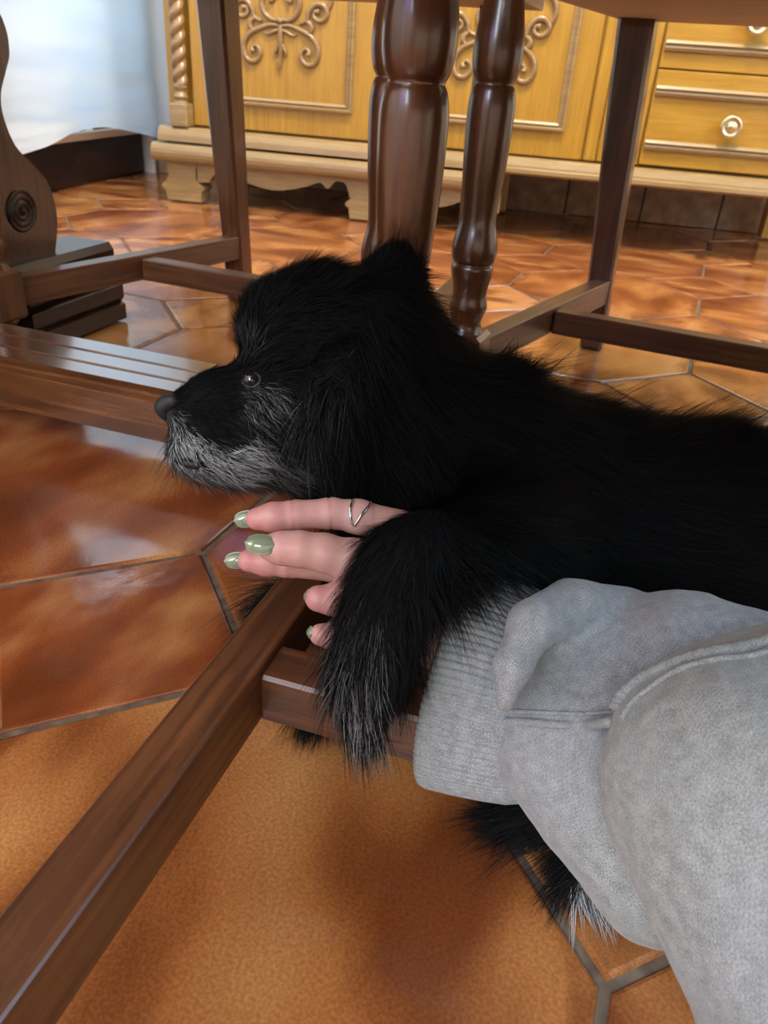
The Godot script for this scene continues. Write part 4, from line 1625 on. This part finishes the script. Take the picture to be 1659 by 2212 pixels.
func build_sleeve(person: Node) -> void:
	var b := sleeve_blob()
	var arr := b.net(0.0030)
	# soft folds and the lie of the cloth
	var vs: PackedVector3Array = arr[0]
	var nz := cloth_big
	var nf := cloth_small
	for i in vs.size():
		vs[i] += arr[1][i] * (0.0030 * nz.get_noise_3dv(vs[i]) + 0.0007 * nf.get_noise_3dv(vs[i]))
	arr[0] = vs
	var ns := PackedVector3Array()
	ns.resize(vs.size())
	var idx: PackedInt32Array = arr[2]
	for t in range(0, idx.size(), 3):
		var f := (vs[idx[t + 2]] - vs[idx[t]]).cross(vs[idx[t + 1]] - vs[idx[t]])
		for e in 3:
			ns[idx[t + e]] += f
	for i in ns.size():
		ns[i] = ns[i].normalized()
	arr[1] = ns
	var sl := put("sleeve", net_mesh(arr), M.knit, person)
	sl.set_meta("label", "grey heather sweatshirt sleeve")
	# seams stand a little proud of the cloth
	for line in [[[1072, 1558], [1130, 1560], [1200, 1566], [1270, 1568], [1328, 1566]], [[1074, 1536], [1130, 1537], [1200, 1541], [1270, 1544], [1332, 1540]]]:
		seam(sl, b, line, 0.0017 if line[0][1] == 1558 else 0.0009)
	seam(sl, b, [[1345, 1540], [1362, 1508], [1400, 1468], [1460, 1432], [1530, 1408], [1600, 1390], [1680, 1372]], 0.0021)
	seam(sl, b, [[1356, 1560], [1376, 1524], [1414, 1486], [1470, 1452], [1540, 1428], [1610, 1411], [1690, 1394]], 0.0010)
	build_cuff(person)

func seam(parent: Node, b: Blob, line: Array, r: float) -> void:
	var pts := []
	for q in line:
		var h := b.trace(EYE, (at(q[0], q[1], 1.0) - EYE).normalized())
		pts.append(h + b.grad(h) * (0.0030 * cloth_big.get_noise_3dv(h) + 0.0007 * cloth_small.get_noise_3dv(h) + 0.0004))
	var path := smooth_path(pts, 8)
	var rad := []
	for i in path.size():
		rad.append(r * (1.0 + 0.12 * sin(i * 2.1)))
	var st := begin()
	add_sweep(st, path, rad, 8)
	put("seam", finish(st), M.knit, parent)

func build_cuff(person: Node) -> void:
	# rings: top px, bottom px, depth of the middle, bulge of the near side in px (to the left) and m (towards the camera)
	var rings := [
		[Vector2(1050, 1252), Vector2(940, 1672), 0.349, 62.0, 0.026, 0.9],
		[Vector2(1036, 1240), Vector2(926, 1686), 0.349, 72.0, 0.029, 1.0],
		[Vector2(1040, 1238), Vector2(936, 1692), 0.348, 74.0, 0.031, 1.0],
		[Vector2(1072, 1240), Vector2(988, 1704), 0.346, 78.0, 0.033, 1.0],
		[Vector2(1110, 1252), Vector2(1050, 1716), 0.344, 76.0, 0.034, 1.0],
		[Vector2(1150, 1272), Vector2(1104, 1724), 0.342, 70.0, 0.034, 1.0],
		[Vector2(1190, 1300), Vector2(1150, 1722), 0.340, 56.0, 0.030, 1.0],
		[Vector2(1220, 1330), Vector2(1190, 1700), 0.338, 40.0, 0.024, 1.0]]
	var ribs := 96
	var per := 6
	var rows := []
	for q in rings:
		var top := at(q[0].x, q[0].y, q[2])
		var bot := at(q[1].x, q[1].y, q[2])
		var mid := (top + bot) / 2.0
		var u := (top - bot) / 2.0
		var near := cam_basis * Vector3(-q[3] * q[2] / F, 0, q[4])
		var r := PackedVector3Array()
		for j in ribs * per:
			var a := TAU * j / (ribs * per)
			var c := cos(a)
			var s := sin(a)
			# a wrist inside a loose cuff: rather flat on the far side
			var p := mid + u * c + near * s * (1.0 if s > 0.0 else 0.75)
			var outw := (u.normalized() * c + near.normalized() * s).normalized()
			var ph := float(j % per) / per
			p += outw * 0.0013 * pow(absf(sin(PI * ph)), 0.55) * q[5]
			r.append(p)
		rows.append(r)
	var st := begin()
	add_grid(st, rows, true, false)
	# inner lining of the opening
	var inner := []
	for k in 3:
		var r := PackedVector3Array()
		var q: Array = rings[mini(k, 2)]
		var top := at(q[0].x, q[0].y, q[2])
		var bot := at(q[1].x, q[1].y, q[2])
		var mid: Vector3 = (top + bot) / 2.0 + cam_dir(1, 0.3, 0) * (0.0 if k < 2 else 0.02)
		var u := (top - bot) / 2.0
		var near := cam_basis * Vector3(-q[3] * q[2] / F, 0, q[4])
		for j in 96:
			var a := TAU * j / 96
			r.append(mid + (u * cos(a) + near * sin(a) * (1.0 if sin(a) > 0.0 else 0.75)) * (1.0 if k == 0 else 0.95))
		inner.append(r)
	add_grid(st, inner, true, true)
	var c := put("cuff", finish(st), M.rib, person)
	c.set_meta("label", "ribbed grey sweatshirt cuff")

# ================================================================ lilac lamp that the varnished legs mirror
func build_lamp() -> void:
	var t := thing("wall_lamp", "small lilac wall lamp", "lamp")
	t.transform = room_xf(S0 + 0.002, 1.1, 2.75)
	put("wall_plate", box_mesh(Vector3(0.02, 0.16, 0.1), 0.004), M.frame_wood, t, Transform3D(Basis(), Vector3(0.01, 0, 0)))
	var glow := mat(srgb(150, 110, 230), 0.6)
	glow.emission_enabled = true
	glow.emission = srgb(150, 96, 255)
	glow.emission_energy_multiplier = 14.0
	var st := begin()
	add_lathe(st, smooth_profile([Vector2(0.0, -0.25), Vector2(0.045, -0.24), Vector2(0.055, 0.0), Vector2(0.045, 0.24), Vector2(0.0, 0.25)], 4), 24, Transform3D(Basis(), Vector3(0.09, 0, 0)))
	put("lamp_shade", finish(st), glow, t)
	var l := OmniLight3D.new()
	l.name = "lamp_light"
	l.light_color = srgb(170, 130, 255)
	l.light_energy = 0.06
	l.light_size = 0.03
	l.omni_range = 8.0
	l.omni_attenuation = 2.0
	l.shadow_enabled = true
	t.add_child(l)
	l.position = Vector3(0.09, 0, 0)

# ================================================================ ceiling lamp that lights the sideboard and the floor before it
func build_pendant() -> void:
	var t := thing("pendant_lamp", "round white pendant lamp hanging from the ceiling", "lamp")
	t.transform = room_xf(0.95, 2.1, 0.72)
	var st := begin()
	add_sweep(st, [Vector3(0, 0.16, 0), Vector3(0, 0.6, 0)], [0.004, 0.004], 8)
	put("cord", finish(st), M.frame_wood, t)
	st = begin()
	add_lathe(st, [Vector2(0.0, 0.15), Vector2(0.035, 0.15), Vector2(0.03, 0.19), Vector2(0.0, 0.19)], 20)
	put("cap", finish(st), M.brass, t)
	var glow := mat(srgb(255, 240, 214), 0.5)
	glow.emission_enabled = true
	glow.emission = srgb(255, 238, 210)
	glow.emission_energy_multiplier = 3.0
	var sp := SphereMesh.new()
	sp.radius = 0.15
	sp.height = 0.3
	put("lamp_globe", sp, glow, t)
	var l := OmniLight3D.new()
	l.name = "pendant_light"
	l.light_color = srgb(255, 240, 216)
	l.light_energy = 4.2
	l.light_size = 0.12
	l.omni_range = 9.0
	l.omni_attenuation = 2.0
	l.shadow_enabled = true
	t.add_child(l)
